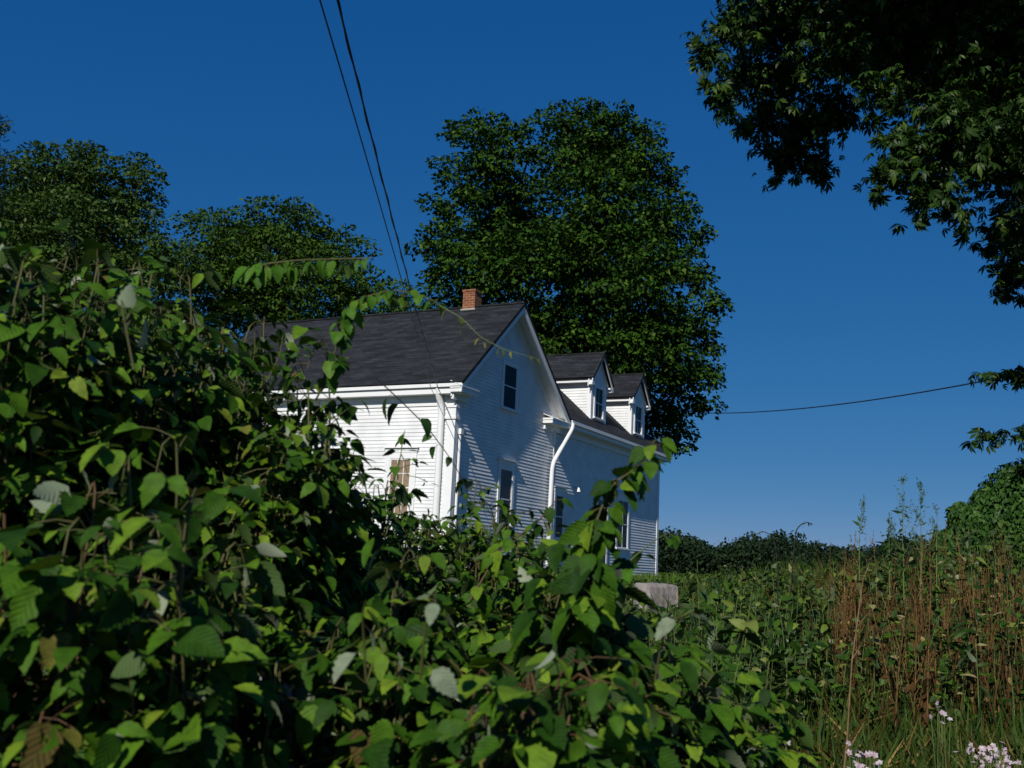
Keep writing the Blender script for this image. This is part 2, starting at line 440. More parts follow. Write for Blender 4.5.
# main block walls
mb = MB()
LO = -4.85
lim = lambda w: (max(.36, (w + .16) / SL), min(6.72, UB - (w + .16) / SR))
clap_v(mb, lim, LO, 2.7, -o_)
mb.face([(.36, -o_ - .004, LO), (6.72, -o_ - .004, LO), (6.72, -o_ - .004, .1), (AP, -o_ - .004, 2.85), (.36, -o_ - .004, .1)], ref=(0, 1, 0))
clap_u(mb, lambda w: (VL + .36, -o_), LO, -.3, .36)
mb.face([(.364, VL + .36, LO), (.364, -o_, LO), (.364, -o_, .1), (.364, VL + .36, .1)], ref=(-1, 0, 0))
mb.face([(.36, VL + .36, LO), (6.72, VL + .36, LO), (6.72, VL + .36, .1), (AP, VL + .36, 2.85), (.36, VL + .36, .1)], ref=(0, -1, 0))
mb.face([(6.72, VL + .36, LO), (6.72, -6.3, LO), (6.72, -6.3, .1), (6.72, VL + .36, .1)], ref=(1, 0, 0))
mb.build('wall', [MT['white']])
mb = MB()
clap_v(mb, lambda w: (6.72, 16.85), LO, -.3, -o_)
mb.face([(6.72, -o_ - .004, LO), (16.85, -o_ - .004, LO), (16.85, -o_ - .004, .0), (6.72, -o_ - .004, .0)], ref=(0, 1, 0))
mb.face([(16.85, -o_, LO), (16.85, -6.3, LO), (16.85, -6.3, 0), (16.85, WV, 2.7), (16.85, -o_, 0)], ref=(1, 0, 0))
mb.face([(6.72, -6.3, LO), (16.85, -6.3, LO), (16.85, -6.3, .1), (6.72, -6.3, .1)], ref=(0, -1, 0))
mb.build('wing_wall', [MT['white']])
mb = MB()
mb.box(.33, 6.72, VL + .33, -.31, -6.2, LO); mb.box(6.723, 16.88, -6.33, -.313, -6.2, LO)
mb.build('foundation', [MT['stone']])
# corner boards, with the small capital under the left eave
def corner(u0, u1, v0, v1, w0, w1, name='corner_board'):
    b = MB(); b.box(u0, u1, v0, v1, w0, w1); return b.build(name, [MT['trim']])
b = MB(); b.box(.325, .50, -.60, -.325, LO, -.97); b.box(.29, .53, -.64, -.29, -.97, -.90); b.box(.315, .515, -.61, -.315, -.90, -.66); b.box(.29, .53, -.64, -.29, -.66, -.58)
b.build('corner_board', [MT['trim']])
corner(16.68, 16.89, -.36, -.325, LO, -.33); corner(6.60, 6.70, -.36, -.33, LO, -.33)

# roofs (top faces carry a uv in metres for the shingles)
TH = .09
def roof_slab(mb, poly, along, upv):
    al, uv_ = A3(*along), A3(*upv)
    al = al / np.linalg.norm(al); uv_ = uv_ / np.linalg.norm(uv_)
    uvs = [(A3(*p) @ al, A3(*p) @ uv_) for p in poly]
    n = np.cross(A3(*poly[1]) - A3(*poly[0]), A3(*poly[2]) - A3(*poly[0])); n /= np.linalg.norm(n)
    if n[2] < 0: n = -n
    mb.prism(poly, -n * TH, 0, uvs)
mb = MB()
roof_slab(mb, [(-.03, .03, -.026), (-.03, VL, -.026), (AP, VL, WA), (AP, .03, WA)], (0, 1, 0), (1, 0, SL))
roof_slab(mb, [(UB + .0, .03, 0), (UB + .0, VL, 0), (AP, VL, WA), (AP, .03, WA)], (0, 1, 0), (-1, 0, SR))
mb.box(AP - .07, AP + .07, VL, .032, WA - .03, WA + .022)
mb.build('roof', [MT['shingle']])
mb = MB()
roof_slab(mb, [(UB + .02, 0.0, .004), (UE, 0.0, .004), (UE, WV, -WV * WS + .004), (3.6, WV, -WV * WS + .004)], (1, 0, 0), (0, -1, WS))
roof_slab(mb, [(UB - .5, 2 * WV, .004), (UE, 2 * WV, .004), (UE, WV, -WV * WS + .004), (3.6, WV, -WV * WS + .004)], (1, 0, 0), (0, 1, WS))
mb.build('wing_roof', [MT['shingle']])
# left eave: gutter board, lower moulding, soffit, frieze
mb = MB()
mb.box(.0, .09, VL, 0, -.15, -.035); mb.build('gutter', [MT['trim']])
mb = MB()
mb.box(.06, .355, VL, -.05, -.32, -.20); mb.box(.09, .35, VL + .01, -.06, -.198, -.12); mb.box(.325, .355, VL + .3, -.62, -.60, -.322)
mb.build('cornice', [MT['trim']])
# wing eave
mb = MB()
mb.box(UB + .05, UE, -.07, .06, -.12, -.012); mb.build('gutter', [MT['trim']])
mb = MB()
mb.box(UB - .36, UE - .02, -.355, -.02, -.24, -.125); mb.box(UB - .36, 16.9, -.357, -.30, -.46, -.242); mb.box(UB - .36, 16.9, -.357, -.27, -.30, -.243)
mb.build('cornice', [MT['trim']])
# rakes of the gable: fascia and frieze boards, soffit is the roof slab's own underside
def rake(u0, w0, u1, w1, name='rake_board'):
    mb = MB(); d = A3(u1 - u0, 0, w1 - w0)
    up_ = A3(0, 0, 1)
    def strip(v0, v1, t0, t1, s0=0, s1=1):
        a = A3(u0, 0, w0) + d * s0; e = A3(u0, 0, w0) + d * s1
        P = [(a[0], v1, a[2] - t0), (e[0], v1, e[2] - t0), (e[0], v1, e[2] - t1), (a[0], v1, a[2] - t1)]
        mb.prism(P, (0, v0 - v1, 0))
    strip(-.05, .005, .125, .30); strip(-.02, .02, .10, .16)           # outer fascia, bed mould
    strip(-.355, -.052, .128, .16)                                      # soffit board
    strip(-.357, -.325, .162, .46, .02, .985)                           # frieze on the wall
    strip(-.357, -.30, .162, .22, .02, .985)
    return mb.build(name, [MT['trim']])
rake(0, 0, AP, WA); rake(UB, 0, AP, WA)
def eave_return(u0, u1, roof_dir):
    mb = MB()
    mb.box(u0, u1, -.355, 0.0, -.29, -.19); mb.box(u0 - .02, u1 + .02, -.355, .02, -.19, -.13)
    mb.box(u0 + .08, u1 - .08, -.357, -.28, -.46, -.29)
    mb.prism([(u0 - .03, .03, -.128), (u1 + .03, .03, -.128), (u1 + .03, -.34, .02), (u0 - .03, -.34, .02)], (0, 0, -.02))
    return mb.build('eave_return', [MT['trim']])
eave_return(.02, .92, 1); eave_return(5.72, 7.05, -1)
# wing's far rake
mb = MB()
mb.prism([(UE - .0, -.02, -.09), (UE, WV, -WV * WS - .09), (UE, WV, -WV * WS - .30), (UE, -.02, -.30)], (-.04, 0, 0))
mb.prism([(UE, 2 * WV + .02, -.09), (UE, WV, -WV * WS - .09), (UE, WV, -WV * WS - .30), (UE, 2 * WV + .02, -.30)], (-.04, 0, 0))
mb.build('rake_board', [MT['trim']])
# downspouts
def pipe(pts, a=.075, name='downspout', m='trim'):
    pts = np.array(pts, float); L_ = np.concatenate([[0], np.cumsum(np.linalg.norm(np.diff(pts, axis=0), axis=1))]); tt_ = np.arange(0, L_[-1], .06)
    pts = np.stack([np.interp(tt_, L_, pts[:, q]) for q in range(3)], 1)
    for _ in range(2): pts[1:-1] = (pts[:-2] + 2 * pts[1:-1] + pts[2:]) / 4
    V, Fq = tube([A3(p[1], p[0], p[2] + BASE) for p in pts], a * .62, 8)
    return link(name, mesh_np(name, V, Fq, mats=[MT[m]], smooth=True), house)
pipe([(7.2, .03, -.10), (7.19, .035, -.2), (7.13, .03, -.32), (6.24, -.14, -1.44), (6.21, -.165, -1.60), (6.21, -.18, -1.8), (6.21, -.2, -3), (6.21, -.2, -4.7)], .115)
pipe([(.12, -.78, -.12), (.13, -.78, -.28), (.2, -.78, -.42), (.27, -.76, -.6), (.285, -.74, -.8), (.285, -.73, -2.2), (.285, -.73, -4.6)], .15)
pipe([(.60, -.315, -1.25), (.60, -.315, -1.6), (.60, -.315, -4.6)], .07, 'conduit')
mb = MB(); mb.box(.53, .67, -.335, -.24, -1.35, -1.2); mb.build('junction_box', [MT['trim']])

# windows; axis 'v': on a wall facing +v at v=c (a runs along u); axis 'u': on a wall facing -u (a runs along v)
def wbox(mb, ax, c, a0, a1, d0, d1, b0, b1, m=0):
    if ax == 'v': mb.box(a0, a1, c + d0, c + d1, b0, b1, m)
    else: mb.box(c - d1, c - d0, a0, a1, b0, b1, m)
def window(ax, c, a0, a1, b0, b1, cas=.11, glass='glass', mun=(2, 1), head=True, parent=None, dd=.0, name='window', rail=None):
    g = MB()
    d = .045 + dd
    for (x0, x1, y0, y1) in ((a0 - cas, a0, b0, b1), (a1, a1 + cas, b0, b1), (a0 - cas, a1 + cas, b1, b1 + cas)):
        wbox(g, ax, c, x0, x1, -.004, d, y0, y1)
    wbox(g, ax, c, a0 - cas - .03, a1 + cas + .03, -.004, d + .045, b0 - .05, b0)
    if head:
        wbox(g, ax, c, a0 - cas - .02, a1 + cas + .02, -.004, d + .01, b1 + cas + .002, b1 + cas + .12)
        wbox(g, ax, c, a0 - cas - .06, a1 + cas + .06, -.004, d + .06, b1 + cas + .122, b1 + cas + .15)
    wo = g.build(name, [MT['trim']], parent or house)
    s = MB(); sw = .035; mid = rail if rail is not None else (b0 + b1) / 2
    for (x0, x1, y0, y1) in ((a0, a0 + sw, b0, b1), (a1 - sw, a1, b0, b1), (a0 + sw, a1 - sw, b1 - sw, b1), (a0 + sw, a1 - sw, b0, b0 + sw), (a0 + sw, a1 - sw, mid - .018, mid + .018)):
        wbox(s, ax, c, x0, x1, .0, .034, y0, y1)
    for h0, h1 in ((b0 + sw, mid - .018), (mid + .018, b1 - sw)):
        for i in range(1, mun[0]):
            x = a0 + sw + (a1 - a0 - 2 * sw) * i / mun[0]; wbox(s, ax, c, x - .009, x + .009, .0, .030, h0, h1)
        for i in range(1, mun[1]):
            y = h0 + (h1 - h0) * i / mun[1]; wbox(s, ax, c, a0 + sw, a1 - sw, .0, .0285, y - .008, y + .008)
    p = MB(); wbox(p, ax, c, a0 + sw, a1 - sw, .0, .0215, b0 + sw, b1 - sw)
    if parent is None:
        s.build('sash', [MT['trim']], wo); p.build('glass', [MT[glass]], wo)
    else:       # dormer: thing > dormer > window stays one mesh
        me = wo.data
        for q, mname in ((s, 'trim'), (p, glass)):
            oo = q.build('tmp', [MT[mname]], parent); parts.append((wo, oo))
    return wo
parts = []
window('v', -o_, 2.98, 3.80, -.22, 1.08, .10, 'glass', (1, 1), False, rail=.44)
window('v', -o_, 3.05, 3.80, -3.62, -1.98, .12, 'blind', (1, 1), True, rail=-2.86)
window('u', .36, -2.30, -1.62, -3.6, -2.02, .16, 'curtain', (3, 2))
window('u', .36, -4.48, -3.72, -3.6, -2.02, .16, 'curtain', (3, 2))
window('u', .36, -7.6, -6.85, -3.6, -2.02, .16, 'curtain', (3, 2))
window('v', -o_, 6.92, 7.50, -3.8, -2.42, .10, 'glass', (1, 1), True)
window('v', -o_, 12.35, 13.40, -3.9, -2.15, .12, 'glass', (2, 1), True)
# wing door between the windows
mb = MB(); mb.box(10.3, 10.42, -.36, -.31, LO, -2.3); mb.box(11.3, 11.42, -.36, -.31, LO, -2.3); mb.box(10.3, 11.42, -.36, -.31, -2.298, -2.15)
dr = mb.build('door', [MT['trim']])
mb = MB(); mb.box(10.42, 11.3, -.36, -.325, LO, -2.3); mb.build('door_panel', [MT['blind']], dr)
# little wall lamp
V, Fq = tube([A3(-.34, 8.3, BASE - 2.1), A3(-.22, 8.3, BASE - 2.05), A3(-.16, 8.3, BASE - 2.12), A3(-.16, 8.3, BASE - 2.22)], [.03, .03, .045, .075], 8)
link('wall_lamp', mesh_np('wall_lamp', V, Fq, mats=[MT['lamp']]), house)
# chimney
mb = MB(); mb.box(3.30, 3.72, -2.06, -1.64, 2.5, 3.44); mb.box(3.28, 3.74, -2.08, -1.62, 3.44, 3.50)
ch = mb.build('chimney', [MT['brick']])
mb = MB(); mb.box(3.26, 3.76, -2.10, -1.60, 2.6, 2.90); mb.build('flashing', [MT['flash']], ch)

# dormers
def dormer(u0, u1):
    vf = -.55; top = 2.0; uc = (u0 + u1) / 2; rise = 3.0; half = 1.0; foot = 1.93; s = (rise - foot) / half
    mb = MB()
    tipw = rise - .12
    # front wall with pediment
    mb.face([(u0, vf, -vf * WS - .3), (u1, vf, -vf * WS - .3), (u1, vf, rise - s * (u1 - uc) - .1), (uc, vf, tipw), (u0, vf, rise - s * (uc - u0) - .1)], ref=(0, 1, 0))
    # cheeks in lapped boards that end on the roof
    for uu, sg in ((u0, -1), (u1, 1)):
        n = 18; h = .1
        for i in range(n):
            a, b2 = .45 + i * h - .05, .45 + (i + 1) * h - .05
            va, vb = -(a) / WS - .02, -(b2) / WS - .02
            e = uu + sg * .016; e2 = uu + sg * .002
            if va > vf: va = vf
            mb.face([(e, va - .05, a), (e, vf, a), (e2, vf, b2), (e2, vb - .05, b2)], ref=(sg, 0, 0))
            mb.face([(uu, va - .05, a), (uu, vf, a), (e, vf, a), (e, va - .05, a)], ref=(0, 0, -1))
        mb.face([(uu, vf, .2), (uu, vf, top + .2), (uu, -2.4, top + .2)], ref=(sg, 0, 0))
    d = mb.build('dormer', [MT['white']])
    r = MB()
    vb = -3.4; v0 = -.34
    for sg in (-1, 1):
        uvs_dir = (-sg, 0, s)
        roof_slab(r, [(uc + sg * half, v0, foot), (uc + sg * half, vb, foot), (uc, vb, rise), (uc, v0, rise)], (0, 1, 0), uvs_dir)
    r.box(uc - .05, uc + .05, vb, v0, rise - .03, rise + .02)
    r.build('dormer_roof', [MT['shingle']], d)
    t = MB()
    for sg in (-1, 1):
        a = (uc + sg * half, foot); e = (uc, rise)
        for (v1, dv, t0, t1) in ((v0 - .03, -.03, .09, .22), (vf + .03, -.035, .13, .32)):
            t.prism([(a[0], v1, a[1] - t0), (e[0], v1, e[1] - t0), (e[0], v1, e[1] - t1), (a[0], v1, a[1] - t1)], (0, dv, 0))
        x0, x1 = sorted((uc + sg * (half - .0), uc + sg * (half - .30)))
        t.box(x0 + (.06 if sg < 0 else 0), x1 - (.06 if sg > 0 else 0), -2.6, v0 - .035, foot - .17, foot - .11)         # soffit, set back under the shingles
        xa, xb = sorted((uc + sg * (half - .30), uc + sg * (half - .34)))
        t.box(xa, xb, -2.4, vf - .02, 1.62, foot - .172)                 # frieze
        x2, x3 = sorted((u0 if sg < 0 else u1, (u0 if sg < 0 else u1) - sg * .17))
        t.box(x2 - (.022 if sg < 0 else 0), x3 + (.022 if sg > 0 else 0), vf - .12, vf + .028, .38, foot - .172)   # corner board
        xs0, xs1 = sorted((uc + sg * (half - .04), uc + sg * (half - .2)))
        t.box(xs0, xs1, v0 - .2, v0 - .035, foot - .26, foot - .171)     # small return
    t.build('dormer_trim', [MT['trim']], d)
    g = MB()
    a0, a1, b0, b1, c = uc - .36, uc + .36, .60, 1.66, vf
    for (x0, x1, y0, y1) in ((a0 - .12, a0, b0, b1), (a1, a1 + .12, b0, b1), (a0 - .12, a1 + .12, b1, b1 + .14), (a0 - .15, a1 + .15, b0 - .06, b0)):
        g.box(x0, x1, c - .004, c + (.06 if y1 > b0 else .10), y0, y1)
    for (x0, x1, y0, y1) in ((a0, a0 + .035, b0, b1), (a1 - .035, a1, b0, b1), (a0 + .035, a1 - .035, 1.115, 1.15), (uc - .008, uc + .008, b0, 1.113), (uc - .008, uc + .008, 1.152, b1)):
        g.box(x0, x1, c, c + (.035 if x1 - x0 > .02 else .018), y0, y1)
    g.box(a0 + .035, a1 - .035, c + .001, c + .016, b0, b1, 1)
    g.build('window', [MT['trim'], MT['glass']], d)
dormer(9.97, 11.36); dormer(14.02, 15.45)

def hw(u, v, w_):
    return HA + u * U + v * Vv + w_ * Wz

# ------------------------------------------------------------------ wires
def wire_in_plane(P, Q, px, name, r, label, n=40, twist=0):
    nrm_ = np.cross(Q - P, Wz)
    pts = [P]
    for (x, y) in px:
        d = ray(x, y); t = ((P - EYE) @ nrm_) / (d @ nrm_); pts.append(EYE + d * t)
    pts.append(Q)
    pts = np.array(pts); s = np.linalg.norm((pts - pts[0])[:, :2], axis=1)
    co = np.polyfit(s, pts[:, 2], 2) if len(pts) == 3 else np.polyfit(s, pts[:, 2], 3)
    t = np.linspace(0, s[-1], n); e = nrm((Q - P) * A3(1, 1, 0))
    L = P[None] * A3(1, 1, 0) + t[:, None] * e; L[:, 2] = np.polyval(co, t)
    tb = Tubes(); tb.add(L, r, 6)
    if twist:
        ph = t * 5
        X = nrm(np.cross(e, Wz))
        tt = np.linspace(0, s[-1], n * 8); L2 = P[None] * A3(1, 1, 0) + tt[:, None] * e; L2[:, 2] = np.polyval(co, tt)
        L2 = L2 + twist * (np.cos(tt * 4)[:, None] * X + np.sin(tt * 4)[:, None] * Wz)
        tb.add(L2, r * .7, 5)
    o = tb.build(name, MT['wire'], None, P); o.location = P
    return tag(o, label, 'cable', 'overhead cables running to the house')
HC = hw(.08, -.78, -.14)
wire_in_plane(HC, at(330, -30, 8.5), [(405, 268)], 'overhead_cable', .011, 'thicker twisted black cable running from the sky down to the house corner', 40, .012)
wire_in_plane(hw(.08, -1.0, -.14), at(311, -30, 8.5), [(397, 264)], 'overhead_cable', .009, 'thinner black cable, left of the twisted one, running down to the house')
wire_in_plane(at(700, 413, 52), at(984, 381, 30), [(850, 403)], 'overhead_cable', .022, 'single thin cable sagging across the sky right of the big tree')

# ------------------------------------------------------------------ trees
def tree(name, label, base, tr, lobes, clump_r, sep, lpc, size, tm, m, bark='bark', group=None, lw=.3, upb=.2, droop=.3, inner=.12, topb=.8, flat=.52, shell=.85, nmin=8):
    reseed(label); base = A3(*base)
    root = empty(name, base, label, 'tree', group)
    tb = Tubes()
    cc = np.mean([l[0] for l in lobes], axis=0)
    zlo = min(l[0][2] - l[1] * .5 for l in lobes); zf = base[2] + max(1.5, (zlo - base[2]) * .85)
    tp = A3(base[0] * .6 + cc[0] * .4, base[1] * .6 + cc[1] * .4, max(zf + .5, cc[2]))
    if True:
        P = bez(base - A3(0, 0, .3), A3(base[0], base[1], (base[2] + tp[2]) / 2), tp, 10)
        tb.add(P, np.linspace(tr * 1.15, tr * .5, 10), 9)
    nodes = [P[i] for i in range(3, 10)]; rads = [tr * lw * 1.2] * 7
    for c, r in sorted(lobes, key=lambda l: np.linalg.norm(l[0] - tp)):
        dn = [np.linalg.norm(c - q) + .35 * np.linalg.norm(q - P[4]) for q in nodes]; i0 = int(np.argmin(dn)); s0 = nodes[i0]
        ln = np.linalg.norm(c - s0); q = bez(s0, (s0 + c) / 2 + rng.normal(0, .1, 3) * ln + A3(0, 0, .08 * ln), c, 8); r0_ = rads[i0] * .85
        tb.add(q, np.linspace(r0_, r0_ * .6, 8), 6); nodes.append(c); rads.append(r0_ * .6)
        for k in range(4):
            e = c + rnd_unit(1)[0] * r * .9
            tb.add(bez(q[6], (q[6] + e) / 2 + rng.normal(0, .1, 3) * r, e, 5), np.linspace(r0_ * .4, tr * .015, 5), 5)
    tb.build('trunk', MT[bark], root, base)
    lv = Leaves()
    ctr = np.zeros((0, 3)); outw = np.zeros((0, 3)); sz = np.zeros(0)
    for ph in range(2):                                          # big clumps first, then tufts that break the outline
        for c, r in lobes:
            n = max(nmin, int(4 * pi * r * r / clump_r ** 2 * (5 if ph == 0 else 1.6)))
            d = rnd_unit(n)
            rad = r * (rng.uniform(.70, .98, n) if ph == 0 else rng.uniform(.95, 1.16, n))
            s_ = clump_r * (rng.uniform(.5, 1.45, n) * min(1, .4 + r / (2.2 * clump_r)) if ph == 0 else rng.uniform(.22, .5, n))
            Pn = c + d * rad[:, None] * A3(1, 1, .9)
            for i in range(n):
                if len(ctr):
                    dv = (ctr - Pn[i]) * A3(1, 1, 1.3)
                    if (np.einsum('ij,ij->i', dv, dv) < (sep * (sz + s_[i]) * (.62 if ph == 0 else .5)) ** 2).any(): continue
                ctr = np.concatenate([ctr, Pn[i:i + 1]]); outw = np.concatenate([outw, d[i:i + 1]]); sz = np.append(sz, s_[i])
    n = len(ctr)
    I = np.repeat(np.arange(n), np.maximum(6 if nmin > 2 else 2, (lpc * (sz / clump_r) ** 2)).astype(int))
    d = rnd_unit(len(I)); flip_ = (d[:, 2] < 0) & (rng.random(len(I)) < topb); d[flip_, 2] *= -1
    lump = 1 + .22 * np.sin(d[:, 0] * 5 + I) * np.cos(d[:, 1] * 5 + 2 * I)
    rad = np.where(rng.random(len(I)) < shell, rng.uniform(.78, 1.05, len(I)), rng.uniform(.2, 1.5 if shell < .5 else .8, len(I))) * lump
    pos = ctr[I] + d * (rad * sz[I])[:, None] * A3(1, 1, flat)
    nn = nrm(1.0 * d * A3(1, 1, 1.2) + .2 * outw[I] + A3(0, 0, upb) + .30 * rng.normal(size=d.shape))
    tt = nrm(.5 * outw[I] + .9 * d * A3(1, 1, .3) + A3(0, 0, -droop) + .5 * rng.normal(size=d.shape))
    # sparse inner foliage that closes the crown
    m_ = int(inner * len(I)); lc = np.array([l[0] for l in lobes]); lr = np.array([l[1] for l in lobes]); li = rng.choice(len(lobes), m_, p=lr ** 2 / (lr ** 2).sum())
    p2 = lc[li] + rnd_unit(m_) * (lr[li] * rng.random(m_) ** .5 * .8)[:, None]
    pos = np.concatenate([pos, p2]); nn = np.concatenate([nn, nrm(rng.normal(size=p2.shape) + A3(0, 0, .5))]); tt = np.concatenate([tt, rnd_unit(m_)])
    ss = size * rng.uniform(.6, 1.25, len(pos))
    which = rng.integers(0, len(tm), len(pos))
    for k in range(len(tm)):
        q = which == k; lv.add(tm[k], pos[q], tt[q], nn[q], ss[q])
    lv.build('crown', MT[m], root, base, smooth=False)
    return root

def lobes_px(L, D, dj=1.0):
    out = []
    for l in L:
        px, py, r = l[:3]; dD = l[3] if len(l) > 3 else 0
        out.append((at(px, py, D + dD), r / F * (D + dD)))
    return out

def extra_depth(L, D, ks, shrink=.85):
    return L

MP = [(482, 155, 42), (455, 190, 30), (505, 200, 48, 1), (440, 240, 34, -1), (470, 275, 48, -2), (515, 265, 52, -3), (572, 150, 44), (615, 140, 40, 1), (648, 165, 36), (668, 215, 46), (600, 200, 58, -3),
      (690, 262, 30), (700, 318, 36), (640, 270, 62, -4), (560, 255, 55, -4), (650, 345, 62, -3), (700, 372, 34), (575, 330, 56, -2), (684, 412, 32), (610, 395, 52, 0), (645, 415, 40, 1), (522, 330, 44, -1), (455, 310, 42, 0),
      (600, 250, 60, 5), (500, 240, 50, 5), (640, 330, 55, 5), (530, 330, 50, 4), (412, 240, 11, -1), (600, 150, 40, 4),
      (604, 112, 13), (560, 118, 14), (580, 108, 9), (655, 132, 13), (632, 112, 10), (682, 175, 13), (700, 205, 13), (713, 232, 10), (714, 275, 12), (728, 300, 11), (724, 340, 12), (728, 368, 11), (716, 402, 12), (688, 440, 10), (442, 130, 12), (470, 122, 11), (510, 128, 12),
      (430, 168, 10), (428, 205, 12), (424, 268, 12), (438, 290, 12), (525, 150, 9), (498, 118, 7)]
MP = [(571 + (l[0] - 572) * .90, l[1] + 6, l[2] * (.76 if l[2] > 20 else 1), *l[3:]) for l in MP]
tree('maple_tree', 'big dark green maple rising behind the white house', (4.2, 51, float(zt(4.2, 51))), .55, lobes_px(MP, 51), 1.35, 1.1, 330, .26, DART, 'maple', inner=.3, flat=.62, topb=.75)
L1 = [(85, 190, 50), (30, 200, 50), (60, 250, 70, -2), (125, 215, 40), (130, 270, 52, -1), (10, 270, 60), (80, 165, 24), (135, 180, 22), (50, 175, 28), (152, 262, 18), (60, 330, 80), (140, 330, 55), (-50, 260, 70), (60, 240, 80, 4)]
tree('broadleaf_tree', 'leafy green tree with silvery highlights at the far left behind the thicket', (-17, 42, float(zt(-17, 42))), .4, lobes_px([(l[0], l[1], l[2] * (.82 if l[2] > 30 else 1), *l[3:]) for l in L1], 42), 1.1, 1.1, 330, .20, DART, 'ash', group='trees standing behind the house on the left')
L2 = [(225, 240, 38), (265, 232, 34, -1), (300, 235, 36), (335, 255, 34), (190, 265, 34), (240, 285, 50, -2), (300, 290, 55, -2), (345, 290, 30), (195, 310, 45), (275, 320, 55), (345, 330, 35), (262, 270, 60, 4), (400, 330, 36), (375, 300, 28)]
tree('broadleaf_tree', 'rounded bright green tree behind the left end of the grey roof', (-12, 50, float(zt(-12, 50))), .4, lobes_px([(l[0], l[1], l[2] * (.84 if l[2] > 30 else 1), *l[3:]) for l in L2], 50), 1.15, 1.1, 310, .21, DART, 'oak', group='trees standing behind the house on the left')
L3 = [(-45, 125, 40), (-50, 190, 44), (-5, 128, 12), (3, 158, 8), (-60, 90, 30), (4, 126, 6), (-8, 165, 12)]
tree('willow_tree', 'bluish green twigs of a nearer tree entering at the left edge', (-11.6, 20, float(zt(-11.6, 20))), .2, lobes_px(L3, 20), .28, .9, 60, .11, NARROW, 'teal')

CH0 = [(700, 55, 15, 0), (722, 30, 30), (735, 75, 32, 1), (712, 95, 14), (770, 20, 50, 1), (775, 80, 42, 1), (752, 120, 26, 2), (790, 130, 34, 2), (775, 160, 22, 2), (805, 165, 20, 2), (822, 110, 34, 1), (840, 40, 60), (880, 95, 30, -1), (905, 40, 70, 1),
      (905, 150, 36, -1), (885, 175, 24, -1), (925, 190, 34, -1), (945, 130, 52, -1), (955, 215, 18, -1), (980, 60, 75, 0), (985, 150, 46, 0), (1010, 230, 28, 1), (1012, 275, 22, 1), (1030, 130, 80, 2), (1060, 60, 90), (1040, 230, 40), (1020, 300, 10, 1),
      (870, -30, 80), (760, -30, 50), (960, -40, 80), (940, 60, 70, 3), (860, 40, 50, 3), (1010, 90, 80, 3),
      (880, -170, 80, -2), (960, -190, 80, -2), (1040, -150, 90, -2), (1120, 0, 110), (1150, 150, 110), (1180, 300, 90), (1100, 250, 60), (1250, 100, 120), (1030, 40, 90, 4), (920, 20, 70, 4), (1120, 100, 100, -2),  # lobes high above the frame are added to shade the visible branches
      (972, 382, 4, 1), (984, 376, 5, 1), (996, 379, 6, 1), (1008, 374, 7, 1), (1020, 378, 9, 1), (1036, 376, 16, 1), (970, 442, 4, 1), (982, 437, 6, 1), (994, 440, 6, 1), (1006, 436, 7, 1), (1020, 434, 8, 1), (1036, 436, 14, 1), (1018, 470, 6, 1), (1034, 472, 10, 1), (1095, 400, 34, 1), (1095, 450, 30, 1),
      (688, 45, 9), (696, 85, 8), (716, 112, 8), (735, 128, 9, 1), (760, 150, 10, 2), (770, 178, 9, 2), (815, 178, 8, 2), (838, 120, 10, 1), (872, 192, 9, -1), (915, 222, 10, -1), (938, 212, 9, -1), (962, 232, 8, -1), (990, 250, 9, 1), (1002, 296, 8, 1), (868, 120, 7), (880, 140, 9)]
CH = [(l[0] + (9 if l[0] < 840 else 4) * (l[0] < 950), l[1], l[2] * (.84 if l[0] < 1000 and l[1] > -20 and l[2] > 20 else 1), *l[3:]) for l in CH0]
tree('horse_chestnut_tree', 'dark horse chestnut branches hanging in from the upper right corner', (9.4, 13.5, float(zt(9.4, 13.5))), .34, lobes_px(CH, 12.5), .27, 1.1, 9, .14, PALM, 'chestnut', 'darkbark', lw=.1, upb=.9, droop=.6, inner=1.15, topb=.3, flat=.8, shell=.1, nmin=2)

# vine covered mound at the right edge
def mound():
    D = 14; root_p = A3((1010 - 512) / F * D, D, 0); root_p[2] = float(zt(root_p[0], D))
    root = empty('vine_covered_shrub', root_p, 'dark green mound of drooping vine leaves at the right edge', 'shrub')
    tb = Tubes()
    lb = lobes_px([(1005, 520, 36), (975, 530, 24), (1030, 510, 50), (1000, 560, 46), (960, 560, 26), (1050, 570, 60), (1012, 488, 14), (945, 572, 20), (962, 515, 13), (948, 545, 16), (930, 575, 14), (985, 500, 12)], D)
    for c, r in lb:
        tb.add(bez(root_p, (root_p + c) / 2 + A3(0, 0, .2), c, 6), np.linspace(.03, .008, 6), 5)
    tb.build('stem', MT['bark'], root, root_p)
    lv = Leaves()
    for c, r in lb:
        n = int(3200 * (r * 2) ** 2) + 300
        d = rnd_unit(n); pos = c + d * (r * rng.uniform(.72, 1.05, n))[:, None]
        nn = nrm(d + .35 * rng.normal(size=d.shape) + A3(0, 0, .3)); tt = nrm(A3(0, 0, -1) + .5 * d + .35 * rng.normal(size=d.shape))
        wh = rng.integers(0, 2, n); sz = rng.uniform(.05, .085, n)
        for k in range(2): q = wh == k; lv.add([HEART[0], SLIM[1]][k], pos[q], tt[q], nn[q], sz[q])
    lv.build('foliage', MT['mound'], root, root_p)
mound()

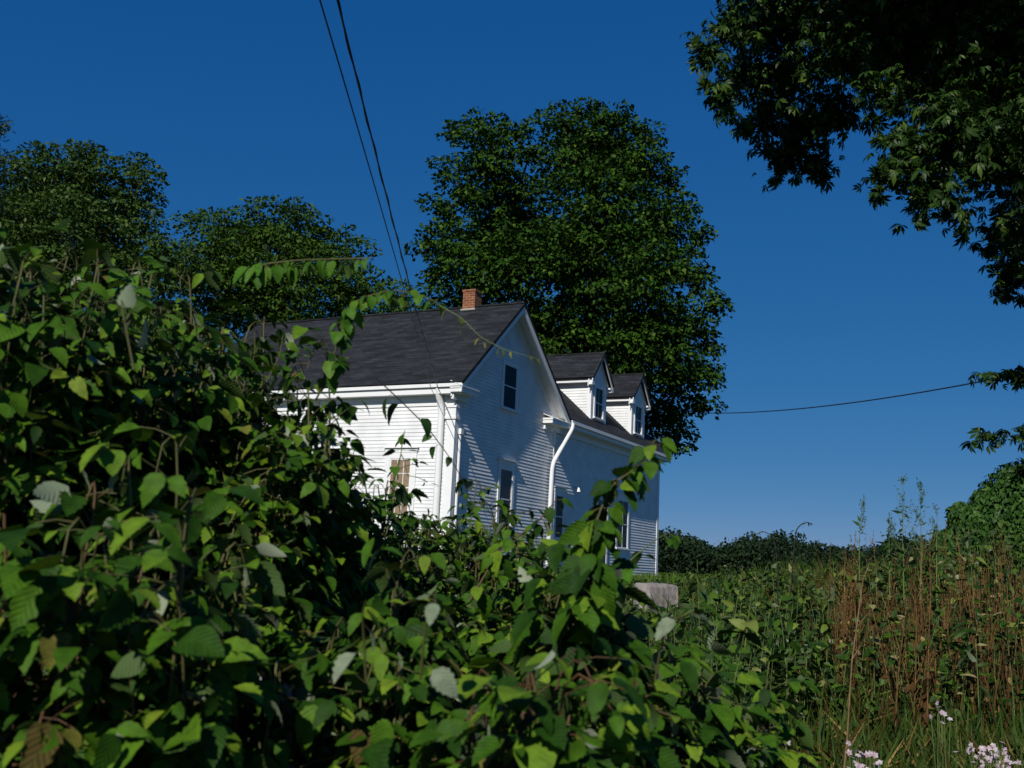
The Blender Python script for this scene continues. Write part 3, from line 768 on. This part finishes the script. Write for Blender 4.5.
# distant woods: one mass
def woods():
    reseed('woods')
    lv = Leaves(); n = 620
    px = rng.uniform(560, 1120, n); D = rng.uniform(190, 260, n)
    pos = []; dd = []
    for p, d_ in zip(px, D):
        x = (p - 512) / F * d_; z0 = float(zt(x, d_)); h = rng.uniform(5.8, 8.4) + 1.0 * sin(p * .05) + .9 * sin(p * .013 + 1) + (1.6 if rng.random() < .12 else 0)
        r = rng.uniform(1.4, 2.8); m_ = 150
        q = rnd_unit(m_); P = A3(x, d_, z0 + h - r * 1.0) + q * r * A3(1, 1, 1.0) * rng.uniform(.8, 1.05, (m_, 1))
        k = 70; q2 = rnd_unit(k); P2 = A3(x, d_, z0 + h * .35) + q2 * A3(r, r, h * .4)
        pos += [P, P2]; dd += [q, q2]
    pos = np.concatenate(pos); dd = np.concatenate(dd)
    lv.add(DART[2], pos, nrm(rng.normal(size=dd.shape)), nrm(dd + .4 * rng.normal(size=dd.shape) + A3(0, 0, .4)), rng.uniform(.4, .85, len(pos)))
    o = lv.build('distant_woods', MT['woods'], None, smooth=False)
    tag(o, 'low dark line of distant woods along the horizon', kind='stuff')
woods()

# ------------------------------------------------------------------ bramble thicket
def cane_leaves(lv, P, s0, s1, step, size, flip=.05, leaflets=3, droop=(-.15, .95), outw=None, tms=BR + [SLIM[1], HEART[0]]):
    """compound leaves set alternately along a cane polyline; returns petioles"""
    seg = np.linalg.norm(np.diff(P, axis=0), axis=1); L = np.concatenate([[0], np.cumsum(seg)])
    k = max(2, int(L[-1] * (s1 - s0) / step)); ts = np.linspace(s0, s1, k) * L[-1] + rng.normal(0, step * .25, k)
    ts = np.clip(ts, 0, L[-1])
    C = np.stack([np.interp(ts, L, P[:, i]) for i in range(3)], 1)
    Tn = nrm(np.stack([np.interp(ts, L, np.gradient(P[:, i], L)) for i in range(3)], 1))
    az = rng.uniform(0, 2 * pi) + np.arange(k) * 2.4
    side = np.stack([np.cos(az), np.sin(az), np.zeros(k)], 1)
    out = nrm(side + .5 * Tn + (0 if outw is None else .7 * outw))
    pl = size * rng.uniform(.5, 1.0, k); base = C + out * pl[:, None] + A3(0, 0, .15) * pl[:, None]
    pet = [(C[i], base[i]) for i in range(k)]
    scale = size * rng.uniform(.5, 1.15, k) * (1 - .35 * (np.arange(k) / k) ** 3)
    for j in range(leaflets):
        a = 0 if j == 0 else (1 if j % 2 else -1) * radians(rng.uniform(55, 85))
        d = out.copy(); d[:, :2] = np.stack([out[:, 0] * cos(a) - out[:, 1] * sin(a), out[:, 0] * sin(a) + out[:, 1] * cos(a)], 1)
        d[:, 2] = -rng.uniform(*droop, k); d = nrm(d + .15 * rng.normal(size=d.shape))
        nn = A3(0, 0, 1.25) + .45 * rng.normal(size=d.shape) + .3 * out
        fl = rng.random(k) < flip; nn[fl] *= -1
        wh = rng.integers(0, len(tms), k); ss = scale * (1 if j == 0 else .8)
        if j == 0:
            bs = base + out * (pl * .35)[:, None]
        else: bs = base
        for q in range(len(tms)):
            m_ = wh == q; lv.add(tms[q], bs[m_], d[m_], nn[m_], ss[m_])
    return pet

def bush(label, px, D, top_py, wpx, depth, n, size, name='bramble_bush', m='bramble', cane='cane', zmin=.5, flip=.09, lf=3, arch=.2):
    reseed(label); x = (px - 512) / F * D; z0 = float(zt(x, D)); base = A3(x, D, z0)
    H = at(px, top_py, D)[2] - z0
    hwid = wpx / F * D; n = int(n * 2.1); size *= .97
    root = empty(name, base, label, 'bramble' if name == 'bramble_bush' else 'shrub', 'bramble bushes of the roadside thicket' if name == 'bramble_bush' else None)
    tb = Tubes(); lv = Leaves()
    for i in range(n):
        a = rng.uniform(0, 2 * pi); rr_ = math.sqrt(rng.random())
        e = A3(cos(a) * hwid * rr_, sin(a) * depth * rr_, 0)
        h = H * (1 - .13 * rr_ ** 2) * rng.uniform(.80, 1.04)
        if i < 4: h = H * rng.uniform(.95, 1.02) * (1 - .15 * rr_ ** 2)
        p0 = base + e * .35 + A3(*rng.normal(0, .05, 2), -.02)
        p2 = base + e + A3(0, 0, h * rng.uniform(1 - arch, 1.0))
        p1 = base + e * .45 + A3(*rng.normal(0, .06, 2), h * 1.18)
        P = bez(p0, p1, p2, 14)
        P[1:] += np.cumsum(rng.normal(0, .004, (13, 3)), 0)
        P *= 1
        tb.add(P, np.linspace(.0042, .0014, 14), 5)
        L = max(.3, 1 - (zmin) / max(h, .6))
        pet = cane_leaves(lv, P, max(.12, .5 * zmin / max(H, .6)), 1.0, size * .62, size, flip, lf, outw=nrm(e + A3(0, -.02, 0)) if rr_ > .3 else A3(0, -1, 0))
        for c, d in pet: tb.add(np.array([c, (c + d) / 2 + A3(0, 0, .004), d]), .0012, 3)
    tb.build('canes', MT[cane], root, base)
    lv.build('foliage', MT[m], root, base)
    return root

bush('tall bramble at the left edge, its tips reaching up against the trees', -5, 2.0, 222, 100, .4, 40, .085)
bush('bramble below the far left tree, behind a pale upturned leaf', 115, 2.3, 258, 85, .4, 40, .085, flip=.09)
bush('bramble standing before the hidden left end of the grey roof', 212, 2.6, 284, 62, .4, 36, .085, flip=.07)
bush('low bramble with big glossy leaves in the lower left corner', 40, 1.5, 470, 140, .25, 28, .09, cane='redcane')
bush('dark bramble along the bottom, right of the lower left corner', 190, 1.65, 440, 110, .3, 30, .09)
bush('bramble rising just left of the sunlit white side wall', 294, 2.5, 350, 46, .4, 42, .08)
bush('bramble spreading across the foot of the sunlit white side wall', 372, 3.3, 468, 88, .5, 54, .075)
bush('bramble at the bottom centre with long reddish canes', 390, 1.9, 560, 110, .3, 34, .085, flip=.08)
bush('bramble below the lower gable window', 490, 3.6, 508, 80, .5, 46, .075)
bush('bramble just below the eave downspout of the wing', 535, 3.1, 512, 55, .45, 40, .075)
bush('bramble touching the left edge of the sunlit white side wall', 322, 2.9, 428, 28, .4, 28, .075)
bush('bramble with broad leaves below the dark wing windows', 575, 2.1, 528, 62, .3, 30, .09, flip=.08)
bush('low bramble at the bottom edge below the wing', 560, 1.6, 610, 110, .25, 30, .085, cane='redcane')
bush('bramble sloping down at the right end of the thicket', 690, 2.3, 632, 55, .3, 26, .085, flip=.08)
bush('bramble in front of the low pale wall beside the house corner', 640, 4.2, 592, 55, .5, 30, .075)
bush('small bramble straying from the thicket towards the dry stalks', 735, 2.6, 672, 55, .35, 20, .08, flip=.08)
bush('shadowed bramble deep in the thicket behind the left front row', 110, 4.0, 285, 160, .6, 90, .085)
bush('shadowed bramble deep in the thicket before the house corner', 420, 5.2, 506, 160, .7, 70, .08)

def shoot(label, pts, D, size, m='vine', cane='cane', r=.0028, tms=HEART, spacing=.5, name='vine_shoot', hang=1.0, s0=.12, dens=1):
    """a single long shoot: waypoints on the picture put at distance D (two numbers: from, to)"""
    reseed(label); D = np.linspace(*D, len(pts)); W = np.array([at(x, y, d) for (x, y), d in zip(pts, D)])
    # smooth
    t = np.linspace(0, len(W) - 1, 30); P = np.stack([np.interp(t, np.arange(len(W)), W[:, i]) for i in range(3)], 1)
    for _ in range(3): P[1:-1] = (P[:-2] + 2 * P[1:-1] + P[2:]) / 4
    root = empty(name, P[0], label, 'vine', 'single shoots straying from the thicket')
    tb = Tubes(); tb.add(P, np.linspace(r, r * .5, 30), 5)
    seg = np.linalg.norm(np.diff(P, axis=0), axis=1); L = np.concatenate([[0], np.cumsum(seg)])
    lv = Leaves()
    k = int(L[-1] * (1 - s0) / (size * spacing)); ts = np.sort(np.clip(np.linspace(s0, 1, k) + rng.normal(0, .6 / k, k), 0, 1)) * L[-1]
    C = np.stack([np.interp(ts, L, P[:, i]) for i in range(3)], 1)
    for c in range(dens):
        sd = rng.normal(size=(k, 3)); sd[:, 2] *= .3; sd = nrm(sd)
        pe = C + sd * size * .25 + A3(0, 0, -.1 * size)
        for i in range(k): tb.add(np.array([C[i], (C[i] + pe[i]) / 2, pe[i]]), r * .35, 3)
        d = nrm(A3(0, 0, -hang) + .55 * sd + .2 * rng.normal(size=sd.shape)); nn = nrm(sd + A3(-.2, -.5, .5) + .35 * rng.normal(size=sd.shape))
        wh = rng.integers(0, len(tms), k); ss = size * rng.uniform(.6, 1.15, k) * np.linspace(1.05, .6, k)
        for q in range(len(tms)):
            mm = wh == q; lv.add(tms[q], pe[mm], d[mm], nn[mm], ss[mm])
    tb.build('stem', MT[cane], root, P[0]); lv.build('foliage', MT[m], root, P[0])
    return root
shoot('level shoot with hanging leaves against the rounded green tree', [(235, 275), (265, 264), (300, 260), (372, 258)], (2.6, 2.4), .056, spacing=.3, tms=[BR[0], SLIM[1]], dens=2)
shoot('arching shoot with hanging leaves crossing the ridge of the roof', [(316, 400), (334, 360), (340, 325), (352, 303), (376, 293), (405, 290), (437, 302)], (2.5, 2.4), .050, spacing=.34, tms=[BR[0], HEART[0]], dens=2)
shoot('thin yellow-green tendril with tiny leaves across the gable peak', [(437, 304), (462, 318), (480, 337), (505, 350), (535, 358)], (2.4, 2.3), .028, 'young', 'greenstem', .0012, spacing=.9, tms=SLIM)
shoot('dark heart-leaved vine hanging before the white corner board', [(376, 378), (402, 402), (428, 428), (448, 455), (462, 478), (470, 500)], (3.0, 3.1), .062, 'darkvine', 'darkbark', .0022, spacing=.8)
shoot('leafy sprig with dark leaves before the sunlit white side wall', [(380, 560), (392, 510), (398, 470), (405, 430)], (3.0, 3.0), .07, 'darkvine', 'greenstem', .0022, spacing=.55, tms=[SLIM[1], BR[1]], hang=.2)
shoot('upright sprig with broad leaves before the shaded wing wall', [(560, 640), (588, 580), (596, 520), (612, 484), (640, 466), (655, 440)], (1.9, 2.0), .07, 'bramble', 'cane', .0022, spacing=.24, tms=BR, hang=.5, dens=4)
shoot('short leafy shoot reaching past the far corner of the wing', [(600, 600), (630, 560), (655, 540), (668, 533)], (2.4, 2.5), .06, 'vine', 'greenstem', .002, spacing=.4, tms=BR, hang=.4)
shoot('tall leafy shoot climbing towards the right side of the gable', [(470, 600), (500, 550), (540, 520), (556, 500)], (2.8, 2.9), .07, 'bramble', 'redcane', .003, spacing=.35, tms=BR, hang=.5, dens=2)
shoot('small pale shoot against the roof at its left end', [(250, 420), (265, 385), (280, 355), (283, 335)], (2.5, 2.5), .055, 'vine', 'cane', .0022, spacing=.5, tms=BR, hang=.3)
MT['pale'] = leafmat('pale_leaf_underside', [(0, (.13, .17, .10)), (1, (.20, .24, .16))], (.15, .19, .115), .15, .6, 1)
shoot('shoot with a large pale upturned leaf at the top left of the thicket', [(134, 370), (128, 340), (124, 318), (121, 300)], (1.5, 1.5), .066, 'pale', 'cane', .002, spacing=.5, tms=BR[:1], hang=-1.0, s0=.3)
shoot('shoot with broad pale leaf undersides at the middle of the thicket', [(420, 680), (424, 640), (428, 612), (436, 592)], (1.4, 1.35), .062, 'pale', 'cane', .002, spacing=.5, tms=BR[:1], hang=.5, s0=.5)
shoot('shoot with a pair of pale leaves left of the middle of the thicket', [(366, 680), (364, 640), (362, 615), (366, 600)], (1.45, 1.4), .05, 'pale', 'cane', .002, spacing=.4, tms=BR[2:3], hang=.6, s0=.6)
shoot('shoot with drooping pale leaves at the right shoulder of the thicket', [(655, 680), (662, 640), (672, 620), (690, 612)], (1.75, 1.7), .07, 'pale', 'cane', .002, spacing=.4, tms=BR[:1], hang=.5, s0=.6)
# bare hooked tips against the sky
def hook(label, pts, D, r):
    P = np.array([at(x, y, D) for x, y in pts]); t = np.linspace(0, len(P) - 1, 24)
    Q = np.stack([np.interp(t, np.arange(len(P)), P[:, i]) for i in range(3)], 1)
    for _ in range(2): Q[1:-1] = (Q[:-2] + 2 * Q[1:-1] + Q[2:]) / 4
    base = Q[0]
    tb = Tubes(); tb.add(Q, np.linspace(r, r * .6, 24), 5)
    root = empty('bent_shoot', base, label, 'plant'); tb.build('stem', MT['darkbark'], root, base)
    lv = Leaves(); k = 7; C = Q[-8:-1]
    lv.add(SLIM[0], C, rnd_unit(k) + A3(0, 0, -.5), rnd_unit(k), .03); lv.build('foliage', MT['weed'], root, base)
hook('dark hooked shoot tip curling against the sky above the distant woods', [(790, 600), (793, 560), (795, 540), (796, 530), (801, 524), (808, 522), (812, 525)], 6.5, .005)
hook('faint hooked shoot tip left of the dark hooked one', [(778, 600), (777, 560), (775, 542), (770, 534), (762, 531), (757, 534)], 7.5, .004)

bush('dead reddish brown brush in the gap right of the thicket', 632, 2.3, 612, 32, .2, 40, .05, name='dead_brush', m='deadleaf', cane='redcane', flip=.3)

# ------------------------------------------------------------------ rough meadow on the right
def weeds():
    reseed('weeds')
    lv = Leaves(); tb = Tubes()
    n = 2700
    D = 3.6 + 22 * rng.random(n) ** 1.3; px = rng.uniform(610, 1080, n)
    for p, d_ in zip(px, D):
        x = (p - 512) / F * d_; z0 = float(zt(x, d_))
        topz = 1.6 + (567 + .0486 * (p - 512) - np.interp(p, [600, 625, 684, 705, 760, 830, 880, 930, 960, 1080], [585, 600, 598, 564, 566, 560, 545, 530, 522, 515]) - 95 * rng.random() ** 1.5) / F * d_ if d_ < 14 else z0 + rng.uniform(.1, .3) * (2.0 if p > 690 else 1)
        if p > 830 and d_ < 10 and rng.random() < .7: topz -= .5
        if d_ < 7 and p > 760: topz = min(topz, .35 + rng.uniform(0, .3))
        h = max(.2, min(topz - z0, 1.9)) * rng.uniform(.7, 1.03)
        P = bez(A3(x, d_, z0), A3(x, d_, z0 + h * .6), A3(x + rng.normal(0, .1), d_ + rng.normal(0, .1), z0 + h), 7)
        tb.add(P, np.linspace(.005, .0015, 7), 3)
        k = int(rng.uniform(14, 30)); t = rng.uniform(.2, 1, k)
        C = np.stack([np.interp(t, np.linspace(0, 1, 7), P[:, i]) for i in range(3)], 1)
        sd = rng.normal(size=(k, 3)); sd[:, 2] *= .3; sd = nrm(sd)
        d = nrm(sd + A3(0, 0, 1) * rng.uniform(-.8, .7, (k, 1))); nn = nrm(A3(0, 0, 1) + .6 * rng.normal(size=sd.shape))
        kind = int(rng.integers(0, 3)); sz = (.10, .085, .07)[kind] * rng.uniform(.7, 1.3, k)
        lv.add((SLIM[0], DART[0], DART[1])[kind] if kind else SLIM[0], C, d, nn, sz) if kind == 0 else (lv.add(BR[kind], C, d, nn, sz * .9) if d_ < 9.5 else lv2.add(DART[kind - 1], C, d, nn, sz))
    o = lv.build('undergrowth', MT['weed']); tag(o, 'tangle of narrow-leaved green weeds right of the house', kind='stuff')
    o = lv2.build('undergrowth', MT['weed'], smooth=False); tag(o, 'tangle of small broad-leaved weeds right of the house', kind='stuff')
    o = tb.build('weed_stems', MT['greenstem']); tag(o, 'thin green stems among the weeds', kind='stuff')
lv2 = Leaves()
weeds()

def grass():
    reseed('grass')
    V = np.array([(-.03, 0, 0), (.03, 0, 0), (-.022, .5, -.05), (.022, .5, -.05), (0, 1, -.35)]); Fc = np.array([(0, 1, 3), (0, 3, 2), (2, 3, 4)])
    tm = (V, Fc, V[:, :2])
    n = 24000; D = 4.2 + 18 * rng.random(n) ** 1.6; px = 660 + 430 * rng.random(n) ** .6
    x = (px - 512) / F * D; z = zt(x, D); P = np.stack([x, D, z], 1)
    T = nrm(np.stack([rng.normal(0, .35, n), rng.normal(0, .35, n), np.ones(n)], 1)); nn = rng.normal(size=(n, 3)); nn[:, 2] = 0
    lv = Leaves(); lv.add(tm, P, T, nrm(nn), rng.uniform(.22, .62, n)); o = lv.build('meadow_grass', MT['grass'])
    tag(o, 'long meadow grass between the dry stalks', kind='stuff')
    n = 1500; D = 7 + 4.5 * rng.random(n); px = 800 + 255 * rng.random(n) ** .62; x = (px - 512) / F * D; P = np.stack([x, D, zt(x, D)], 1)
    T = nrm(np.stack([rng.normal(0, .13, n), rng.normal(0, .13, n), np.ones(n)], 1)); nn = rng.normal(size=(n, 3)); nn[:, 2] = 0
    lv = Leaves(); lv.add((V * A3(.28, 1, .5), Fc, V[:, :2]), P, T, nrm(nn), rng.uniform(.35, 1.1, n) * rng.uniform(.7, 1.1, n)); o = lv.build('dry_grass', MT['straw']); tag(o, 'stand of thin tan brown dry grass at the right', kind='stuff')
    n = 9000; D = 5 + 9 * rng.random(n); px = rng.uniform(690, 1090, n); x = (px - 512) / F * D; P = np.stack([x, D, zt(x, D) + .25 * rng.random(n)], 1)
    T = nrm(np.stack([rng.normal(0, .8, n), rng.normal(0, .5, n), rng.uniform(-.2, 1, n)], 1)); nn = rng.normal(size=(n, 3))
    lv = Leaves(); lv.add(tm, P, T, nrm(nn), rng.uniform(.15, .4, n)); o = lv.build('dead_grass', MT['seed']); tag(o, 'withered brown grass tangled among the green', kind='stuff')
    # sunlit field beyond
    n = 26000; D = 24 + 120 * rng.random(n) ** 1.2; px = rng.uniform(640, 1080, n); x = (px - 512) / F * D; P = np.stack([x, D, zt(x, D)], 1)
    T = nrm(np.stack([rng.normal(0, .4, n), rng.normal(0, .4, n), np.ones(n)], 1)); nn = rng.normal(size=(n, 3)); nn[:, 2] = .2
    tm2 = (V * A3(3, 1, 1), Fc, V[:, :2])
    lv = Leaves(); lv.add(tm2, P, T, nrm(nn), rng.uniform(.12, .4, n)); o = lv.build('field_grass', MT['field']); tag(o, 'bright green field before the distant woods', kind='stuff')
grass()

# dry brown stalks, each a plant of its own
def stalk_proto(i):
    h = (1.35, 1.15, 1.5, 1.0, 1.25)[i]
    b = A3(rng.normal(0, .08), rng.normal(0, .08), h)
    P = bez(A3(0, 0, 0), A3(0, 0, h * .55), b, 10)
    tb = Tubes(); tb.add(P, np.linspace(.006, .003, 10), 6)
    lv = Leaves(); n = (55, 40, 75, 14, 50)[i]
    br = 7
    for k in range(br):
        t = rng.uniform(.5, .95); c = np.array([np.interp(t, np.linspace(0, 1, 10), P[:, q]) for q in range(3)]); a = rng.uniform(0, 2 * pi)
        e = c + A3(cos(a) * .05, sin(a) * .05, rng.uniform(.08, .2)); tb.add(np.array([c, (c + e) / 2 + A3(cos(a), sin(a), 0) * .012, e]), .0022, 4)
        m_ = n // 14; tt = rng.random(m_)[:, None]; pos = c + (e - c) * tt + rng.normal(0, .005, (m_, 3))
        lv.add(DART[0], pos, rnd_unit(m_), rnd_unit(m_), rng.uniform(.010, .02, m_))
    t = rng.uniform(.35, 1, n // 2); pos = np.stack([np.interp(t, np.linspace(0, 1, 10), P[:, q]) for q in range(3)], 1) + rng.normal(0, .007, (n // 2, 3))
    lv.add(DART[0], pos, rnd_unit(n // 2), rnd_unit(n // 2), rng.uniform(.010, .022, n // 2))
    # a few withered leaves low down
    m_ = 9; t = rng.uniform(.15, .6, m_); pos = np.stack([np.interp(t, np.linspace(0, 1, 10), P[:, q]) for q in range(3)], 1); dd = rnd_unit(m_); dd[:, 2] = -1.1
    lv.add(DART[1], pos, dd, rnd_unit(m_), rng.uniform(.05, .11, m_))
    return tb, lv
protos = []
reseed('stalks')
for i in range(5):
    tb, lv = stalk_proto(i)
    protos.append((mesh_np('dry_stem', np.concatenate(tb.V), np.concatenate(tb.F), mats=[MT['dry']], smooth=True),
                   mesh_np('seed_cluster', np.concatenate(lv.V), np.concatenate(lv.F[3]), np.concatenate(lv.UV), [MT['seed']])))
SL_ = 'thin rust brown dry stalk with clinging seeds standing among green weeds'
for i in range(170):
    q = rng.random()
    px = rng.uniform(835, 1045) if q < .9 else rng.uniform(680, 840)
    d_ = rng.uniform(7.0, 11) if px > 840 else rng.uniform(8, 12)
    x = (px - 512) / F * d_
    k = int(rng.integers(0, 5)); r_ = bpy.data.objects.new('dry_stalk', None); COL.objects.link(r_)
    r_.location = (x, d_, float(zt(x, d_)) - .02); r_.rotation_euler = (rng.normal(0, .07), rng.normal(0, .09), rng.uniform(0, 6.28))
    s = rng.uniform(.62, 1.08) * (.7 if px < 835 else 1) * (1 - .035 * (d_ - 7)); r_.scale = (s, s, s); tag(r_, SL_, 'dead plant', 'dry brown stalks on the right')
    for nm, me in zip(('dry_stem', 'seed_cluster'), protos[k]): 
        ch_ = link(nm, me, r_)
        if nm == 'seed_cluster': ch_['kind'] = 'stuff'
# one tall leaning pale stalk
def tall_stalk():
    P = np.array([at(x, y, 5.2) for x, y in ((842, 790), (847, 740), (852, 660), (859, 610), (863, 580))]); base = P[0]
    root = empty('dry_stalk', base, 'tallest pale tan dry stalk, leaning right, at the left of the brown stalks', 'dead plant', 'dry brown stalks on the right')
    tb = Tubes(); tb.add(P, np.linspace(.005, .0022, 5), 6)
    for k in range(6):
        c = P[2] + (P[4] - P[2]) * k / 5; e = c + A3(rng.normal(0, .04), 0, .07); tb.add(np.array([c, e]), .002, 4)
    tb.build('dry_stem', plain('tan_stalk', (.17, .10, .05), .9, .4, 20), root, base)
tall_stalk()

# tall wispy weeds against the sky
def wisp(label, px, py0, py1, D, leafy, n=14):
    reseed(label); b = at(px, py0, D); t = at(px + rng.normal(0, 3), py1, D); H = t[2] - b[2]
    root = empty('tall_weed', b, label, 'weed', 'tall wispy weeds rising above the meadow')
    tb = Tubes(); lv = Leaves(); P = bez(b, (b + t) / 2 + A3(rng.normal(0, .03), 0, 0), t, 10)
    tb.add(P, np.linspace(.006, .0015, 10), 5)
    for k in range(n):
        s = rng.uniform(.35, .97); c = np.array([np.interp(s, np.linspace(0, 1, 10), P[:, q]) for q in range(3)]); a = rng.uniform(0, 2 * pi)
        ln = H * .28 * (1.1 - s) + .03; e = c + A3(cos(a) * ln * .45, sin(a) * ln * .45, ln)
        tb.add(bez(c, c + A3(cos(a) * ln * .4, sin(a) * ln * .4, ln * .4), e, 5), np.linspace(.0022, .001, 5), 3)
        m_ = 12; u_ = rng.random((m_, 1)); pos = c + (e - c) * u_ + rng.normal(0, .006, (m_, 3))
        lv.add(NARROW[0], pos, rnd_unit(m_) + A3(0, 0, .4), rnd_unit(m_), rng.uniform(.015, .035, m_))
    m_ = leafy; s = rng.uniform(.02, .8, m_); pos = np.stack([np.interp(s, np.linspace(0, 1, 10), P[:, q]) for q in range(3)], 1); d = rnd_unit(m_); d[:, 2] = rng.uniform(-.6, .4, m_)
    lv.add(NARROW[0], pos, d, rnd_unit(m_), rng.uniform(.05, .10, m_))
    tb.build('stem', MT['greenstem'], root, b); lv.build('foliage', MT['mound'], root, b, smooth=False)
wisp('tallest wispy weed with dark leaves, against the sky', 904, 600, 476, 8.5, 30)
wisp('feathery pale weed just right of the tallest wispy weed', 920, 600, 484, 9, 10, 20)
wisp('thin faint weed spike standing alone left of the tall pair', 861, 600, 500, 9, 12, 10)
wisp('short faint weed nearest the vine-covered mound', 937, 600, 508, 9, 10, 10)
wisp('short leafy weed leaning at the left foot of the tallest one', 890, 600, 512, 8.5, 24, 9)

# pink-white flower clumps
def flowers(label, px, py, D, n, spread):
    reseed(label); c = at(px, py, D); g = A3(c[0], c[1], float(zt(c[0], c[1])))
    root = empty('flowering_plant', g, label, 'flower', 'pale pink wildflower clumps')
    tb = Tubes(); st = Leaves(); pe = Leaves()
    for i in range(n):
        h = c + A3(*rng.normal(0, spread, 2), rng.normal(0, spread * .7))
        tb.add(bez(g + A3(*rng.normal(0, .04, 2), 0), (g + h) / 2, h, 5), .0022, 4)
        m_ = 5; fd = nrm(A3(-.2, -.7, .7) + .5 * rng.normal(size=3)); X = nrm(np.cross(fd, A3(0, 0, 1))); Y = np.cross(fd, X); a = np.arange(5) * 2 * pi / 5
        d = np.cos(a)[:, None] * X + np.sin(a)[:, None] * Y
        pe.add(DART[2], np.repeat(h[None], 5, 0), d + .15 * fd, np.repeat(fd[None], 5, 0), .017)
        q = (g + h) / 2; st.add(SLIM[0], np.array([q, q + A3(0, 0, .05)]), rnd_unit(2), rnd_unit(2) + A3(0, 0, 1), .05)
    tb.build('stem', MT['greenstem'], root, g); st.build('foliage', MT['weed'], root, g); pe.build('blossom', MT['petal'], root, g, smooth=False)
flowers('largest pale pink flower clump in the lower right corner', 993, 757, 5.6, 60, .065)
flowers('two white blossoms among the dry stalks above the corner clump', 940, 716, 5.8, 7, .03)
flowers('white and pink blossoms at the foot of the tall tan stalk', 862, 758, 5.0, 20, .045)
flowers('pinkish blossom cluster at the right foot of the thicket', 768, 745, 4.2, 9, .035)
flowers('small white blossoms in the shade of the lower left thicket', 273, 686, 1.75, 6, .012)

# low pale wall and an orange flower by the house
def low_wall():
    p0 = at(650, 588, 17.6); p1 = at(679, 588, 18.2); base = A3(p0[0], p0[1], float(zt(p0[0], p0[1])))
    d = nrm((p1 - p0) * A3(1, 1, 0)); n = A3(-d[1], d[0], 0); Lw = np.linalg.norm((p1 - p0)[:2]); Z = at(665, 584, 18)[2] - base[2]
    V = []; Fc = []; nx = 12
    for i in range(nx + 1):
        for (dn, dz) in ((0, -.5), (.02, Z - .06), (.06, Z), (.30, Z), (.34, Z - .06), (.36, -.5)):
            V.append(d * Lw * i / nx + n * dn + A3(0, 0, dz + (rng.normal(0, .012) if dz > 0 else 0)))
    for i in range(nx):
        for k in range(5): a = i * 6 + k; Fc.append((a, a + 6, a + 7, a + 1))
    for s in (0, nx): Fc += [(s * 6, s * 6 + 1, s * 6 + 4, s * 6 + 5), (s * 6 + 1, s * 6 + 2, s * 6 + 3, s * 6 + 4)]
    o = link('low_wall', mesh_np('low_wall', V, Fc, mats=[MT['lowwall']])); o.location = base
    tag(o, 'low pale stone wall beside the far corner of the house', 'wall')
low_wall()
def daylily():
    c = at(616, 578, 5.9); g = A3(c[0], c[1], float(zt(c[0], c[1])))
    root = empty('orange_flower', g, 'single orange flower in front of the wing wall', 'flower')
    tb = Tubes(); tb.add(bez(g, (g + c) / 2, c, 6), .006, 5); pe = Leaves(); a = np.arange(6) * pi / 3
    fd = nrm(A3(0, -1, .5)); X = A3(1, 0, 0); Y = np.cross(fd, X)
    pe.add(SLIM[1], np.repeat(c[None], 6, 0), np.cos(a)[:, None] * X + np.sin(a)[:, None] * Y + .5 * fd, np.repeat(fd[None], 6, 0), .034)
    tb.build('stem', MT['greenstem'], root, g); pe.build('blossom', MT['orange'], root, g)
daylily()

# ------------------------------------------------------------------ render settings
sc.render.engine = 'CYCLES'
sc.cycles.use_denoising = True
sc.cycles.max_bounces = 6; sc.cycles.diffuse_bounces = 3; sc.cycles.glossy_bounces = 2; sc.cycles.transmission_bounces = 3
sc.view_settings.view_transform = 'Standard'; sc.view_settings.look = 'None'
sc.view_settings.exposure = 0; sc.view_settings.gamma = 1
